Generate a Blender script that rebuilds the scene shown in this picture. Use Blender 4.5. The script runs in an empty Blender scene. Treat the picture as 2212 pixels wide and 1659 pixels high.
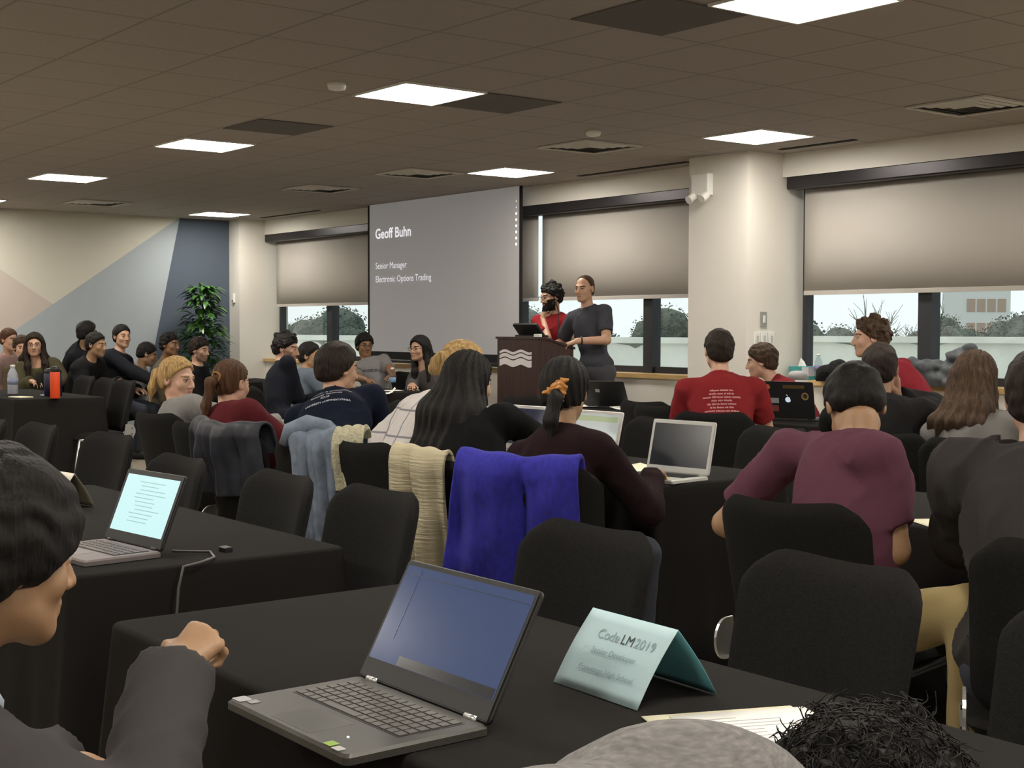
import bpy, math, random
import numpy as np
from mathutils import Vector, Matrix, noise
from mathutils.bvhtree import BVHTree

# ------------------------------------------------------------------ camera, world, exposure
C = bpy.context.scene
COL = C.collection
V = Vector
def R(d): return math.radians(d)
YAW, PIT, ROL, FPX = -0.9150, -0.0408, 0.0024, 2982.0
CAMZ = 1.35
cf = V((math.sin(YAW)*math.cos(PIT), math.cos(YAW)*math.cos(PIT), math.sin(PIT)))
cr = V((math.cos(YAW), -math.sin(YAW), 0)); cu = cr.cross(cf)
cr2 = cr*math.cos(ROL)+cu*math.sin(ROL); cu2 = cr2.cross(cf)
cd = bpy.data.cameras.new('camera'); cam = bpy.data.objects.new('camera', cd); COL.objects.link(cam)
cd.sensor_width = 36; cd.lens = FPX/2212*36; cd.clip_start = 0.05; cd.clip_end = 1000
m = Matrix((cr2, cu2, -cf)).transposed().to_4x4(); m.translation = V((0, 0, CAMZ)); cam.matrix_world = m
C.camera = cam
C.view_settings.view_transform = 'Standard'; C.view_settings.look = 'None'
C.view_settings.exposure = 0.0; C.view_settings.gamma = 1; C.view_settings.use_curve_mapping = False
w = bpy.data.worlds.new('overcast_sky'); C.world = w; w.use_nodes = True
bg = w.node_tree.nodes['Background']
bg.inputs[0].default_value = (0.96, 0.99, 1.0, 1); bg.inputs[1].default_value = 1.25
LAMP = 37.0           # emission of the ceiling panels
CEIL = 2.79
random.seed(7); RNG = np.random.RandomState(3)

# ------------------------------------------------------------------ materials
MATS = {}
def s2l(c): return tuple(((x/12.92) if x <= 0.04045 else ((x+0.055)/1.055)**2.4) for x in c)
def mat(name, rgb=None, rough=0.8, metal=0.0, bump=0.0, bscale=(200, 200, 200), var=0.0, vscale=6.0, emit=0.0, alpha=None, spec=0.5, sheen=0.0, bdist=0.002):
    if name in MATS: return MATS[name]
    mt = bpy.data.materials.new(name); mt.use_nodes = True; nt = mt.node_tree; b = nt.nodes['Principled BSDF']
    c = rgb if rgb else (0.5, 0.5, 0.5)
    b.inputs['Base Color'].default_value = (*c, 1); b.inputs['Roughness'].default_value = rough
    b.inputs['Metallic'].default_value = metal; b.inputs['Specular IOR Level'].default_value = spec
    if sheen: b.inputs['Sheen Weight'].default_value = sheen
    if emit:
        b.inputs['Emission Color'].default_value = (*c, 1); b.inputs['Emission Strength'].default_value = emit
    tc = nt.nodes.new('ShaderNodeTexCoord')
    if bump:
        mp = nt.nodes.new('ShaderNodeMapping'); mp.inputs['Scale'].default_value = bscale
        nt.links.new(tc.outputs['Object'], mp.inputs['Vector'])
        n = nt.nodes.new('ShaderNodeTexNoise'); n.inputs['Scale'].default_value = 1.0; n.inputs['Detail'].default_value = 3
        nt.links.new(mp.outputs[0], n.inputs['Vector'])
        bp = nt.nodes.new('ShaderNodeBump'); bp.inputs['Strength'].default_value = bump; bp.inputs['Distance'].default_value = bdist
        nt.links.new(n.outputs['Fac'], bp.inputs['Height']); nt.links.new(bp.outputs[0], b.inputs['Normal'])
    if var:
        n2 = nt.nodes.new('ShaderNodeTexNoise'); n2.inputs['Scale'].default_value = vscale; n2.inputs['Detail'].default_value = 4
        mp2 = nt.nodes.new('ShaderNodeMapping'); mp2.inputs['Scale'].default_value = (1, 1, 1) if not bump else tuple(x/max(bscale) for x in bscale)
        nt.links.new(tc.outputs['Object'], mp2.inputs['Vector']); nt.links.new(mp2.outputs[0], n2.inputs['Vector'])
        mx = nt.nodes.new('ShaderNodeMix'); mx.data_type = 'RGBA'
        mx.inputs[6].default_value = (*[x*(1-var) for x in c], 1); mx.inputs[7].default_value = (*[min(1, x*(1+var)) for x in c], 1)
        rmp = nt.nodes.new('ShaderNodeMapRange'); rmp.inputs['From Min'].default_value = 0.3; rmp.inputs['From Max'].default_value = 0.7
        nt.links.new(n2.outputs['Fac'], rmp.inputs['Value'])
        nt.links.new(rmp.outputs[0], mx.inputs[0]); nt.links.new(mx.outputs[2], b.inputs['Base Color'])
    MATS[name] = mt
    return mt
def grid_mat(name, base, line, step, lw, axes=(0, 1), off=(0, 0), rough=0.85, soft=0.3):
    """a base colour crossed by thin lines every <step> metres"""
    mt = bpy.data.materials.new(name); mt.use_nodes = True; nt = mt.node_tree; b = nt.nodes['Principled BSDF']
    b.inputs['Roughness'].default_value = rough
    tc = nt.nodes.new('ShaderNodeTexCoord'); sp = nt.nodes.new('ShaderNodeSeparateXYZ'); nt.links.new(tc.outputs['Object'], sp.inputs[0])
    outs = []
    for i, a in enumerate(axes):
        ad = nt.nodes.new('ShaderNodeMath'); ad.operation = 'ADD'; nt.links.new(sp.outputs[a], ad.inputs[0]); ad.inputs[1].default_value = off[i]+1000*step
        pp = nt.nodes.new('ShaderNodeMath'); pp.operation = 'PINGPONG'; nt.links.new(ad.outputs[0], pp.inputs[0]); pp.inputs[1].default_value = step/2
        mr = nt.nodes.new('ShaderNodeMapRange'); nt.links.new(pp.outputs[0], mr.inputs['Value'])
        mr.inputs['From Min'].default_value = lw/2*(1-soft); mr.inputs['From Max'].default_value = lw/2*(1+soft); mr.inputs['To Min'].default_value = 1; mr.inputs['To Max'].default_value = 0
        outs.append(mr)
    f = outs[0]
    if len(outs) > 1:
        f = nt.nodes.new('ShaderNodeMath'); f.operation = 'MAXIMUM'; nt.links.new(outs[0].outputs[0], f.inputs[0]); nt.links.new(outs[1].outputs[0], f.inputs[1])
    n = nt.nodes.new('ShaderNodeTexNoise'); n.inputs['Scale'].default_value = 40; nt.links.new(tc.outputs['Object'], n.inputs['Vector'])
    m0 = nt.nodes.new('ShaderNodeMix'); m0.data_type = 'RGBA'; nt.links.new(n.outputs['Fac'], m0.inputs[0])
    m0.inputs[6].default_value = (*[x*0.93 for x in base], 1); m0.inputs[7].default_value = (*[x*1.05 for x in base], 1)
    mx = nt.nodes.new('ShaderNodeMix'); mx.data_type = 'RGBA'; nt.links.new(f.outputs[0], mx.inputs[0]); nt.links.new(m0.outputs[2], mx.inputs[6]); mx.inputs[7].default_value = (*line, 1)
    nt.links.new(mx.outputs[2], b.inputs['Base Color'])
    MATS[name] = mt
    return mt
def glass_mat(name, tint=(0.90, 0.94, 0.93), ior=1.5):
    mt = bpy.data.materials.new(name); mt.use_nodes = True; nt = mt.node_tree
    for n in list(nt.nodes): nt.nodes.remove(n)
    o = nt.nodes.new('ShaderNodeOutputMaterial'); t = nt.nodes.new('ShaderNodeBsdfTransparent'); g = nt.nodes.new('ShaderNodeBsdfGlossy')
    t.inputs[0].default_value = (*tint, 1); g.inputs['Roughness'].default_value = 0.01
    fr = nt.nodes.new('ShaderNodeFresnel'); ge = nt.nodes.new('ShaderNodeNewGeometry')   # same outside index from either face
    mi_ = nt.nodes.new('ShaderNodeMapRange'); nt.links.new(ge.outputs['Backfacing'], mi_.inputs['Value']); mi_.inputs['To Min'].default_value = ior; mi_.inputs['To Max'].default_value = 1/ior
    nt.links.new(mi_.outputs[0], fr.inputs[0]); mx = nt.nodes.new('ShaderNodeMixShader')
    nt.links.new(fr.outputs[0], mx.inputs[0]); nt.links.new(t.outputs[0], mx.inputs[1]); nt.links.new(g.outputs[0], mx.inputs[2]); nt.links.new(mx.outputs[0], o.inputs[0])
    MATS[name] = mt
    return mt

WALL = mat('wall_paint', (0.72, 0.69, 0.63), 0.75, bump=0.15, bscale=(150, 150, 150))
BLACKCLOTH = mat('black_tablecloth', (0.0155, 0.0140, 0.0135), 0.95, bump=0.25, bscale=(500, 500, 500), spec=0.12)
CHAIRF = mat('chair_fabric', (0.0140, 0.0132, 0.0128), 0.95, bump=0.5, bscale=(400, 400, 400), var=0.25, vscale=180, spec=0.15)
SILVER = mat('silver_metal', (0.62, 0.62, 0.61), 0.35, 0.85)
DARKPL = mat('dark_plastic', (0.012, 0.012, 0.013), 0.45)
CASS = mat('blind_cassette_metal', (0.035, 0.032, 0.035), 0.33, 0.6)
FRAMEB = mat('dark_window_frame', (0.035, 0.037, 0.042), 0.5, 0.3)
BLINDM = mat('roller_blind_fabric', (0.47, 0.44, 0.40), 0.9, bump=0.2, bscale=(600, 600, 600))
PAPER = mat('white_paper', (0.85, 0.84, 0.80), 0.7)
YPAPER = mat('cream_paper', (0.85, 0.80, 0.58), 0.7)
WHITEPL = mat('white_plastic', (0.80, 0.79, 0.75), 0.4)
ALU = mat('brushed_aluminium', (0.55, 0.55, 0.54), 0.4, 0.35)
WOODL = mat('light_oak_trim', (0.55, 0.36, 0.15), 0.5, bump=0.2, bscale=(4, 90, 90), var=0.25, vscale=60)
PODM = mat('dark_mahogany_veneer', (0.038, 0.014, 0.011), 0.42, bump=0.1, bscale=(60, 60, 5), var=0.45, vscale=50)
INK = mat('ink', (0.12, 0.12, 0.13), 0.6)
BLACKM = mat('matt_black', (0.006, 0.006, 0.006), 0.9)

# ------------------------------------------------------------------ mesh helpers
def link(name, me, parent=None, loc=None):
    o = bpy.data.objects.new(name, me); COL.objects.link(o)
    if parent is not None: o.parent = parent
    if loc is not None: o.location = loc
    return o
def tag(o, label, cat, group=None, kind=None):
    o['label'] = label; o['category'] = cat
    if group: o['group'] = group
    if kind: o['kind'] = kind
    return o
def thing(name, label, cat, loc=(0, 0, 0), rz=0, group=None):
    o = bpy.data.objects.new(name, None); COL.objects.link(o); o.location = loc; o.rotation_euler = (0, 0, rz)
    o.empty_display_size = 0.1
    return tag(o, label, cat, group)
class MB:
    def __init__(s): s.v = []; s.f = []; s.mi = []; s.cur = 0; s.M = Matrix()
    def add(s, vs, fs):
        b = len(s.v); s.v += [tuple(s.M @ V(p)) for p in vs]; s.f += [[i+b for i in f] for f in fs]; s.mi += [s.cur]*len(fs)
        return s
    def box(s, x0, x1, y0, y1, z0, z1):
        return s.add([(x0, y0, z0), (x1, y0, z0), (x1, y1, z0), (x0, y1, z0), (x0, y0, z1), (x1, y0, z1), (x1, y1, z1), (x0, y1, z1)],
                     [(0, 3, 2, 1), (4, 5, 6, 7), (0, 1, 5, 4), (1, 2, 6, 5), (2, 3, 7, 6), (3, 0, 4, 7)])
    def rbox(s, x0, x1, y0, y1, z0, z1, r=0.005, n=3):
        """box with rounded vertical corners and a softened top edge"""
        pts = []
        r = min(r, (x1-x0)/2.01, (y1-y0)/2.01)
        for cx, cy, a0 in ((x1-r, y1-r, 0), (x0+r, y1-r, 90), (x0+r, y0+r, 180), (x1-r, y0+r, 270)):
            for k in range(n+1):
                a = R(a0+90*k/n); pts.append((cx+r*math.cos(a), cy+r*math.sin(a)))
        N = len(pts); e = min(r*0.5, (z1-z0)*0.3); cx, cy = (x0+x1)/2, (y0+y1)/2
        def ring(z, ins):
            return [(cx+(x-cx)*(1-ins/max(1e-6, (x1-x0)/2)), cy+(y-cy)*(1-ins/max(1e-6, (y1-y0)/2)), z) for x, y in pts]
        vs = ring(z0, 0)+ring(z1-e, 0)+ring(z1, e)
        fs = [tuple(range(N))[::-1], tuple(range(2*N, 3*N))]
        for L in range(2):
            for i in range(N): fs.append((L*N+i, L*N+(i+1) % N, (L+1)*N+(i+1) % N, (L+1)*N+i))
        return s.add(vs, fs)
    def tube(s, pts, r, n=8, r2=None, cap=True):
        pts = [V(p) for p in pts]; k = len(pts); vs = []; fs = []
        up = None
        for i, p in enumerate(pts):
            d = (pts[min(i+1, k-1)]-pts[max(i-1, 0)]).normalized()
            if up is None: up = d.orthogonal().normalized()
            up = (up-d*up.dot(d)).normalized(); sd = d.cross(up)
            rr = r if r2 is None else r+(r2-r)*i/(k-1)
            if isinstance(r, (list, tuple)): rr = r[i]
            for j in range(n):
                a = 2*math.pi*j/n; vs.append(p+(up*math.cos(a)+sd*math.sin(a))*rr)
        for i in range(k-1):
            for j in range(n): fs.append((i*n+j, i*n+(j+1) % n, (i+1)*n+(j+1) % n, (i+1)*n+j))
        if cap: fs += [tuple(range(n))[::-1], tuple(range((k-1)*n, k*n))]
        return s.add(vs, fs)
    def lathe(s, prof, c=(0, 0, 0), n=20):
        vs = []; fs = []; k = len(prof)
        for r, z in prof:
            for j in range(n):
                a = 2*math.pi*j/n; vs.append((c[0]+r*math.cos(a), c[1]+r*math.sin(a), c[2]+z))
        for i in range(k-1):
            for j in range(n): fs.append((i*n+j, i*n+(j+1) % n, (i+1)*n+(j+1) % n, (i+1)*n+j))
        fs += [tuple(range(n))[::-1], tuple(range((k-1)*n, k*n))]
        return s.add(vs, fs)
    def prism(s, poly, d0, d1, axis=1):
        """extrude a 2D polygon; axis is the extrusion axis"""
        N = len(poly)
        def P(a, b, d): return {0: (d, a, b), 1: (a, d, b), 2: (a, b, d)}[axis]
        vs = [P(a, b, d0) for a, b in poly]+[P(a, b, d1) for a, b in poly]
        return s.add(vs, [tuple(range(N)), tuple(range(N, 2*N))[::-1]]+[(i, (i+1) % N, N+(i+1) % N, N+i)[::-1] for i in range(N)])
    def grid(s, pts):
        """pts[i][j] sheet"""
        n, k = len(pts), len(pts[0]); vs = [p for r in pts for p in r]
        return s.add(vs, [(i*k+j, i*k+j+1, (i+1)*k+j+1, (i+1)*k+j) for i in range(n-1) for j in range(k-1)])
    def build(s, name, mats, parent=None, smooth=False, loc=None, fix=True):
        me = bpy.data.meshes.new(name); me.from_pydata([tuple(v) for v in s.v], [], s.f)
        if not isinstance(mats, (list, tuple)): mats = [mats]
        for x in mats: me.materials.append(x)
        if len(mats) > 1: me.polygons.foreach_set('material_index', s.mi)
        if fix:
            import bmesh
            bm = bmesh.new(); bm.from_mesh(me); bmesh.ops.recalc_face_normals(bm, faces=bm.faces); bm.to_mesh(me); bm.free()
        if smooth: me.polygons.foreach_set('use_smooth', [True]*len(me.polygons))
        me.update()
        return link(name, me, parent, loc)
def struct(o, label=None):
    o['kind'] = 'structure'
    if label: o['label'] = label
    return o
def auto_smooth(o, ang=40):
    me = o.data; me.polygons.foreach_set('use_smooth', [True]*len(me.polygons))
    try: me.set_sharp_from_angle(angle=R(ang))
    except Exception: pass
    return o
def text_mesh(name, body, size, M, material, parent=None, align='CENTER', bold=0.0, ext=0.0, proj=None, sx=1.0):
    """lettering as a thin mesh; M places the XY text plane; proj = (bvh, dir) drapes it on a surface"""
    cu_ = bpy.data.curves.new('t', 'FONT'); cu_.body = body; cu_.size = size; cu_.align_x = align; cu_.align_y = 'CENTER'
    cu_.offset = bold; cu_.extrude = ext; cu_.resolution_u = 3; cu_.space_line = 1.15
    to = bpy.data.objects.new('t', cu_); COL.objects.link(to)
    dg = bpy.context.evaluated_depsgraph_get(); me = bpy.data.meshes.new_from_object(to.evaluated_get(dg))
    bpy.data.objects.remove(to); bpy.data.curves.remove(cu_)
    me.materials.clear(); me.materials.append(material)
    inv = parent.matrix_world.inverted() if parent is not None else Matrix()
    for v in me.vertices:
        p = M @ V((v.co.x*sx, v.co.y, v.co.z))
        if proj:
            bvh, d = proj; h = bvh.ray_cast(p-d*0.4, d, 1.2)
            if h[0] is not None: p = h[0]-d*0.003
        v.co = inv @ p
    me.update()
    return link(name, me, parent)

# ------------------------------------------------------------------ implicit surfaces (bodies, hair, clothes)
class Field:
    def __init__(s, prims, step, bands=(), pad=0.03):
        s.prims = prims
        lo = np.min([p['lo'] for p in prims], axis=0)-pad; hi = np.max([p['hi'] for p in prims], axis=0)+pad
        s.ax = []
        for a in range(3):
            xs = [lo[a]]
            while xs[-1] < hi[a]:
                st = step
                for c, r, f in bands:
                    if c[a]-r-st*0.5 < xs[-1] < c[a]+r: st = min(st, f)
                xs.append(xs[-1]+st)
            s.ax.append(np.array(xs, dtype=np.float32))
        s.F = np.full([len(a) for a in s.ax], 10.0, dtype=np.float32)
        for p in prims: s.apply(p)
    def apply(s, p):
        k = max(p['k'], 1e-4); pad = k+0.03; sl = []
        for a in range(3):
            i0 = max(0, np.searchsorted(s.ax[a], p['lo'][a]-pad)-1); i1 = min(len(s.ax[a]), np.searchsorted(s.ax[a], p['hi'][a]+pad)+1)
            if i1 <= i0: return
            sl.append(slice(i0, i1))
        X = s.ax[0][sl[0]][:, None, None]; Y = s.ax[1][sl[1]][None, :, None]; Z = s.ax[2][sl[2]][None, None, :]
        d = p['fn'](X, Y, Z).astype(np.float32); a = s.F[tuple(sl)]
        if p.get('sub'):
            b = -d; h = np.clip(0.5-0.5*(b-a)/k, 0, 1); s.F[tuple(sl)] = b*(1-h)+a*h+k*h*(1-h) if False else np.maximum(a, b)*0+(a*(h)+b*(1-h)+k*h*(1-h))
        else:
            h = np.clip(0.5+0.5*(a-d)/k, 0, 1); s.F[tuple(sl)] = a*(1-h)+d*h-k*h*(1-h)
    def grids(s):
        return s.ax[0][:, None, None], s.ax[1][None, :, None], s.ax[2][None, None, :]
    def mesh(s):
        F = s.F; S = F < 0; nx, ny, nz = F.shape
        c = np.zeros((nx-1, ny-1, nz-1), dtype=np.int8)
        for i in (0, 1):
            for j in (0, 1):
                for k in (0, 1): c += S[i:nx-1+i, j:ny-1+j, k:nz-1+k]
        act = (c > 0) & (c < 8); idx = np.argwhere(act); ids = np.full(act.shape, -1, dtype=np.int64); ids[act] = np.arange(len(idx))
        acc = np.zeros((len(idx), 3)); cnt = np.zeros(len(idx))
        corners = [(i, j, k) for i in (0, 1) for j in (0, 1) for k in (0, 1)]
        for ca in corners:
            for ax in range(3):
                if ca[ax] == 0:
                    cb = list(ca); cb[ax] = 1
                    A = idx+np.array(ca); B = idx+np.array(cb)
                    fa = F[A[:, 0], A[:, 1], A[:, 2]]; fb = F[B[:, 0], B[:, 1], B[:, 2]]
                    m_ = (fa < 0) != (fb < 0); t = np.where(m_, fa/np.where(m_, fa-fb, 1), 0)
                    for q in range(3):
                        pa = s.ax[q][A[:, q]]; pb = s.ax[q][B[:, q]]
                        acc[:, q] += np.where(m_, pa+(pb-pa)*t, 0)
                    cnt += m_
        vs = acc/np.maximum(cnt, 1)[:, None]
        faces = []
        for ax in range(3):
            a = [slice(None)]*3; b = [slice(None)]*3; a[ax] = slice(0, -1); b[ax] = slice(1, None)
            Sa = S[tuple(a)]; Sb = S[tuple(b)]; E = np.argwhere(Sa != Sb)
            u, v = [(1, 2), (2, 0), (0, 1)][ax]
            E = E[(E[:, u] > 0) & (E[:, v] > 0) & (E[:, u] < F.shape[u]-1) & (E[:, v] < F.shape[v]-1)]
            if not len(E): continue
            flip = ~Sa[E[:, 0], E[:, 1], E[:, 2]]
            def g(du, dv):
                q = E.copy(); q[:, u] -= du; q[:, v] -= dv; return ids[q[:, 0], q[:, 1], q[:, 2]]
            Q = np.stack([g(1, 1), g(0, 1), g(0, 0), g(1, 0)], 1); Q[flip] = Q[flip][:, ::-1]
            faces.append(Q)
        return vs, np.concatenate(faces) if faces else np.zeros((0, 4), int)
def mesh_obj(name, vs, fs, mats, parent=None, org=(0, 0, 0), mi=None):
    me = bpy.data.meshes.new(name); n = len(vs); k = len(fs)
    me.vertices.add(n); me.vertices.foreach_set('co', (vs-np.array(org)).astype(np.float32).ravel())
    me.loops.add(4*k); me.loops.foreach_set('vertex_index', fs.ravel().astype(np.int32))
    me.polygons.add(k); me.polygons.foreach_set('loop_start', np.arange(0, 4*k, 4, dtype=np.int32)); me.polygons.foreach_set('loop_total', np.full(k, 4, dtype=np.int32))
    for x in (mats if isinstance(mats, (list, tuple)) else [mats]): me.materials.append(x)
    if mi is not None: me.polygons.foreach_set('material_index', mi.astype(np.int32))
    me.polygons.foreach_set('use_smooth', np.ones(k, dtype=bool)); me.update(calc_edges=True); me.validate()
    return link(name, me, parent)
def cap(a, b, ra, rb=None, k=0.02, sub=False):
    a = np.array(a, float); b = np.array(b, float); rb = ra if rb is None else rb; ba = b-a; L2 = float(ba@ba)+1e-9; rm = max(ra, rb)
    def fn(X, Y, Z):
        h = np.clip(((X-a[0])*ba[0]+(Y-a[1])*ba[1]+(Z-a[2])*ba[2])/L2, 0, 1)
        return np.sqrt((X-a[0]-h*ba[0])**2+(Y-a[1]-h*ba[1])**2+(Z-a[2]-h*ba[2])**2)-(ra+(rb-ra)*h)
    return dict(fn=fn, lo=np.minimum(a, b)-rm, hi=np.maximum(a, b)+rm, k=k, sub=sub)
def cutcap(p, c, n):
    """a capsule trimmed flat by the plane through c with normal n (cuffs)"""
    f0 = p['fn']; p['fn'] = lambda X, Y, Z: np.maximum(f0(X, Y, Z), (X-c[0])*n[0]+(Y-c[1])*n[1]+(Z-c[2])*n[2]); return p
def ell(c, r, M=None, k=0.02, sub=False):
    """M rows = local axes"""
    c = np.array(c, float); r = np.array(r, float); M = np.eye(3) if M is None else np.array(M, float); rm = np.sqrt(((M.T*r)**2).sum(1))
    def fn(X, Y, Z):
        x, y, z = X-c[0], Y-c[1], Z-c[2]
        l = [(M[i, 0]*x+M[i, 1]*y+M[i, 2]*z) for i in range(3)]
        k0 = np.sqrt(sum((l[i]/r[i])**2 for i in range(3))); k1 = np.sqrt(sum((l[i]/r[i]**2)**2 for i in range(3)))+1e-6
        return k0*(k0-1)/k1
    return dict(fn=fn, lo=c-rm, hi=c+rm, k=k, sub=sub)
def waves(X, Y, Z, seed, freq, n=5):
    r = np.random.RandomState(seed); t = 0
    for i in range(n):
        d = r.normal(size=3); d /= np.linalg.norm(d); f = freq*(0.6+0.9*r.rand()); t = t+np.sin((d[0]*X+d[1]*Y+d[2]*Z)*f+r.rand()*6.3+1.3*np.sin((d[1]*X+d[2]*Y-d[0]*Z)*f*0.6))
    return t/n
def vn(p): p = np.array(p, float); return p/(np.linalg.norm(p)+1e-9)

# ------------------------------------------------------------------ the room
X0, X1, Y0, Y1 = -17.25, 3.2, -4.0, 8.8
fl = MB().box(X0-0.2, X1+0.2, Y0-0.2, 9.3, -0.1, 0).build('floor', mat('beige_carpet', (0.30, 0.26, 0.20), 0.95, bump=0.5, bscale=(150, 150, 150), var=0.15, vscale=30))
struct(fl)
CE = grid_mat('ceiling_tiles', (0.36, 0.325, 0.295), (0.24, 0.215, 0.195), 0.61, 0.016, off=(6.83, -5.07))
struct(MB().box(X0-0.2, X1+0.2, Y0-0.2, 9.3, CEIL, CEIL+0.12).build('ceiling', CE))
# mural wall: the paint fields are faces of the one wall
mur = MB()
xw = X0
def P2(y, z): return (xw, y, z)
ia = (5.98, 1.63)   # where the beige field meets the blue one
def yl1(z): return 5.60+(z-1.35)/0.688
def yl2(z): return 7.36+(z-1.17)*0.215
CR = mat('mural_cream', (0.60, 0.58, 0.50), 0.75); BE = mat('mural_beige', (0.52, 0.46, 0.41), 0.75)
BL = mat('mural_blue_grey', (0.36, 0.405, 0.44), 0.75); DK = mat('mural_slate', (0.073, 0.095, 0.13), 0.75)
z0 = 0
mur.cur = 0; mur.add([P2(Y0, CEIL), P2(4.2, CEIL), P2(yl1(CEIL), CEIL), P2(*ia)], [(0, 1, 2, 3)]) if False else None
def yl3(z): return ia[0]-(z-ia[1])/0.66
zt = CEIL
mur.cur = 0; mur.add([P2(yl3(zt), zt), P2(yl1(zt), zt), P2(yl1(ia[1]), ia[1])], [(0, 1, 2)])
mur.cur = 1; mur.add([P2(Y0, zt), P2(yl3(zt), zt), P2(yl1(ia[1]), ia[1]), P2(yl1(0), 0), P2(Y0, 0)], [(0, 1, 2, 3, 4)])
mur.cur = 2; mur.add([P2(yl1(0), 0), P2(yl1(ia[1]), ia[1]), P2(yl1(zt), zt), P2(yl2(zt), zt), P2(yl2(0), 0)], [(0, 1, 2, 3, 4)])
mur.cur = 3; mur.add([P2(yl2(0), 0), P2(yl2(zt), zt), P2(9.3, zt), P2(9.3, 0)], [(0, 1, 2, 3)])
mur.cur = 0; mur.add([(X0-0.15, Y0, 0), (X0-0.15, 9.3, 0), (X0-0.15, 9.3, zt), (X0-0.15, Y0, zt)], [(0, 1, 2, 3)])
struct(mur.build('wall_left', [CR, BE, BL, DK], fix=False))
struct(MB().box(X1, X1+0.15, Y0, 9.3, 0, CEIL).build('wall_right', WALL))
struct(MB().box(X0, X1, Y0-0.15, Y0, 0, CEIL).build('wall_rear', WALL))
WX = [(-16.95, -8.43), (-7.72, 0.6)]      # window openings
wf = MB()
wf.box(X0, X1, Y1, 9.15, 0, 0.89)
wf.box(X0, X1, Y1, 9.15, 2.60, CEIL)
wf.box(X0, -16.95, 8.42, 9.15, 0, CEIL)     # left column
wf.box(-8.43, -7.76, 8.38, 9.15, 0, CEIL)   # column beside the lectern
wf.box(0.6, X1, 8.38, 9.15, 0, CEIL)
struct(wf.build('wall_back', WALL))
GL = glass_mat('window_glass')
for i, (a, b) in enumerate(WX):
    t = MB()
    t.box(a-0.02, b+0.02, Y1-0.035, 9.12, 0.885, 0.925)
    struct(t.build('trim_%d' % (i+1), WOODL))
    fr = MB()
    fr.box(a, b, 9.02, 9.1, 0.92, 0.985); fr.box(a, b, 9.02, 9.1, 2.54, 2.62)
    fr.box(a, a+0.05, 9.02, 9.1, 0.92, 2.6); fr.box(b-0.05, b, 9.02, 9.1, 0.92, 2.6)
    ms = (-15.55, -13.6, -11.6, -9.58) if i == 0 else (-6.485, -4.5, -2.5, -0.9)
    for mx_ in ms: fr.box(mx_-0.062, mx_+0.062, 8.99, 9.1, 0.92, 2.6)
    wo = fr.build('window_%d' % (i+1), FRAMEB); struct(wo)
    g = MB().box(a, b, 9.055, 9.061, 0.95, 2.58).build('glass_pane', GL, wo)
# ceiling slot diffusers along the window wall
for i, (a, b) in enumerate(((-10.05, -8.6), (-7.55, -6.8), (-16.5, -15.0))):
    s_ = MB().box(a, b, 8.50, 8.56, CEIL-0.006, CEIL+0.01).build('slot_diffuser', BLACKM)
    tag(s_, ['long black slot diffuser in the ceiling above the windows right of the screen', 'short black slot diffuser in the ceiling right of the middle column', 'black slot diffuser in the ceiling above the windows left of the screen'][i], 'air vent')

# roller blinds
def blind(x0, x1, label, y=8.93):
    t = thing('roller_blind', label, 'blind', ((x0+x1)/2, y, 1.63), 0, 'roller blinds pulled half down over the windows')
    h = (x1-x0)/2
    pts = [[(-h+2*h*i/24, 0.002*math.sin(i*0.8), 0.02+z) for i in range(25)] for z in (0, 0.4, 0.868)]
    b = MB().grid(pts); o = b.build('fabric', BLINDM, t, True); md = o.modifiers.new('s', 'SOLIDIFY'); md.thickness = 0.004
    MB().rbox(-h, h, -0.008, 0.012, -0.005, 0.03, 0.006).build('bottom_bar', BLINDM, t)
    return t
def cassette(x0, x1, label):
    t = MB(); prof = [(8.80, 2.505), (8.80, 2.60), (8.815, 2.625), (8.96, 2.625), (8.96, 2.50), (8.815, 2.495)]
    t.prism(prof, x0, x1, axis=0)
    o = t.build('blind_cassette', CASS); tag(o, label, 'blind cassette', 'dark blind cassettes above the windows')
    o.modifiers.new('b', 'BEVEL').width = 0.006
    return o
blind(-16.86, -13.45, 'taupe roller blind over the window left of the projection screen')
blind(-13.40, -11.17, 'taupe roller blind mostly hidden behind the projection screen')
blind(-11.10, -8.47, 'taupe roller blind behind the two presenters')
blind(-7.63, -3.0, 'taupe roller blind over the window right of the middle column')
cassette(-16.95, -8.43, 'long dark blind cassette left of the middle column, passing behind the projection screen')
cassette(-7.72, -1.0, 'dark blind cassette right of the middle column')

# ------------------------------------------------------------------ ceiling fixtures
LM = bpy.data.materials.new('light_diffuser'); LM.use_nodes = True
lb = LM.node_tree.nodes['Principled BSDF']; lb.inputs['Base Color'].default_value = (0.9, 0.9, 0.88, 1)
lb.inputs['Emission Color'].default_value = (1.0, 0.94, 0.84, 1); lb.inputs['Emission Strength'].default_value = LAMP
LF = mat('light_frame_white', (0.75, 0.74, 0.70), 0.5)
lights = []
def ceiling_light(x, y, label, group):
    if lights:
        src = lights[0]; o = src.copy(); COL.objects.link(o); o.location = (x, y, CEIL)
        for ch in src.children: c = ch.copy(); COL.objects.link(c); c.parent = o
        tag(o, label, 'ceiling light', group)
    else:
        o = thing('ceiling_light', label, 'ceiling light', (x, y, CEIL), 0, group)
        f = MB(); a, b = 0.30, 0.285
        f.box(-a, a, -a, -b, -0.012, 0.0); f.box(-a, a, b, a, -0.012, 0.0); f.box(-a, -b, -b, b, -0.012, 0.0); f.box(b, a, -b, b, -0.012, 0.0)
        f.build('frame', LF, o)
        MB().box(-b, b, -b, b, -0.009, -0.001).build('diffuser', LM, o)
    lights.append(o); return o
gx = lambda n: -7.135+3.05*n
GRP = 'square ceiling light panels'
ceiling_light(gx(0), 4.765, 'square light panel nearest the centre of the room, left of a dark air return', GRP)
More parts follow.
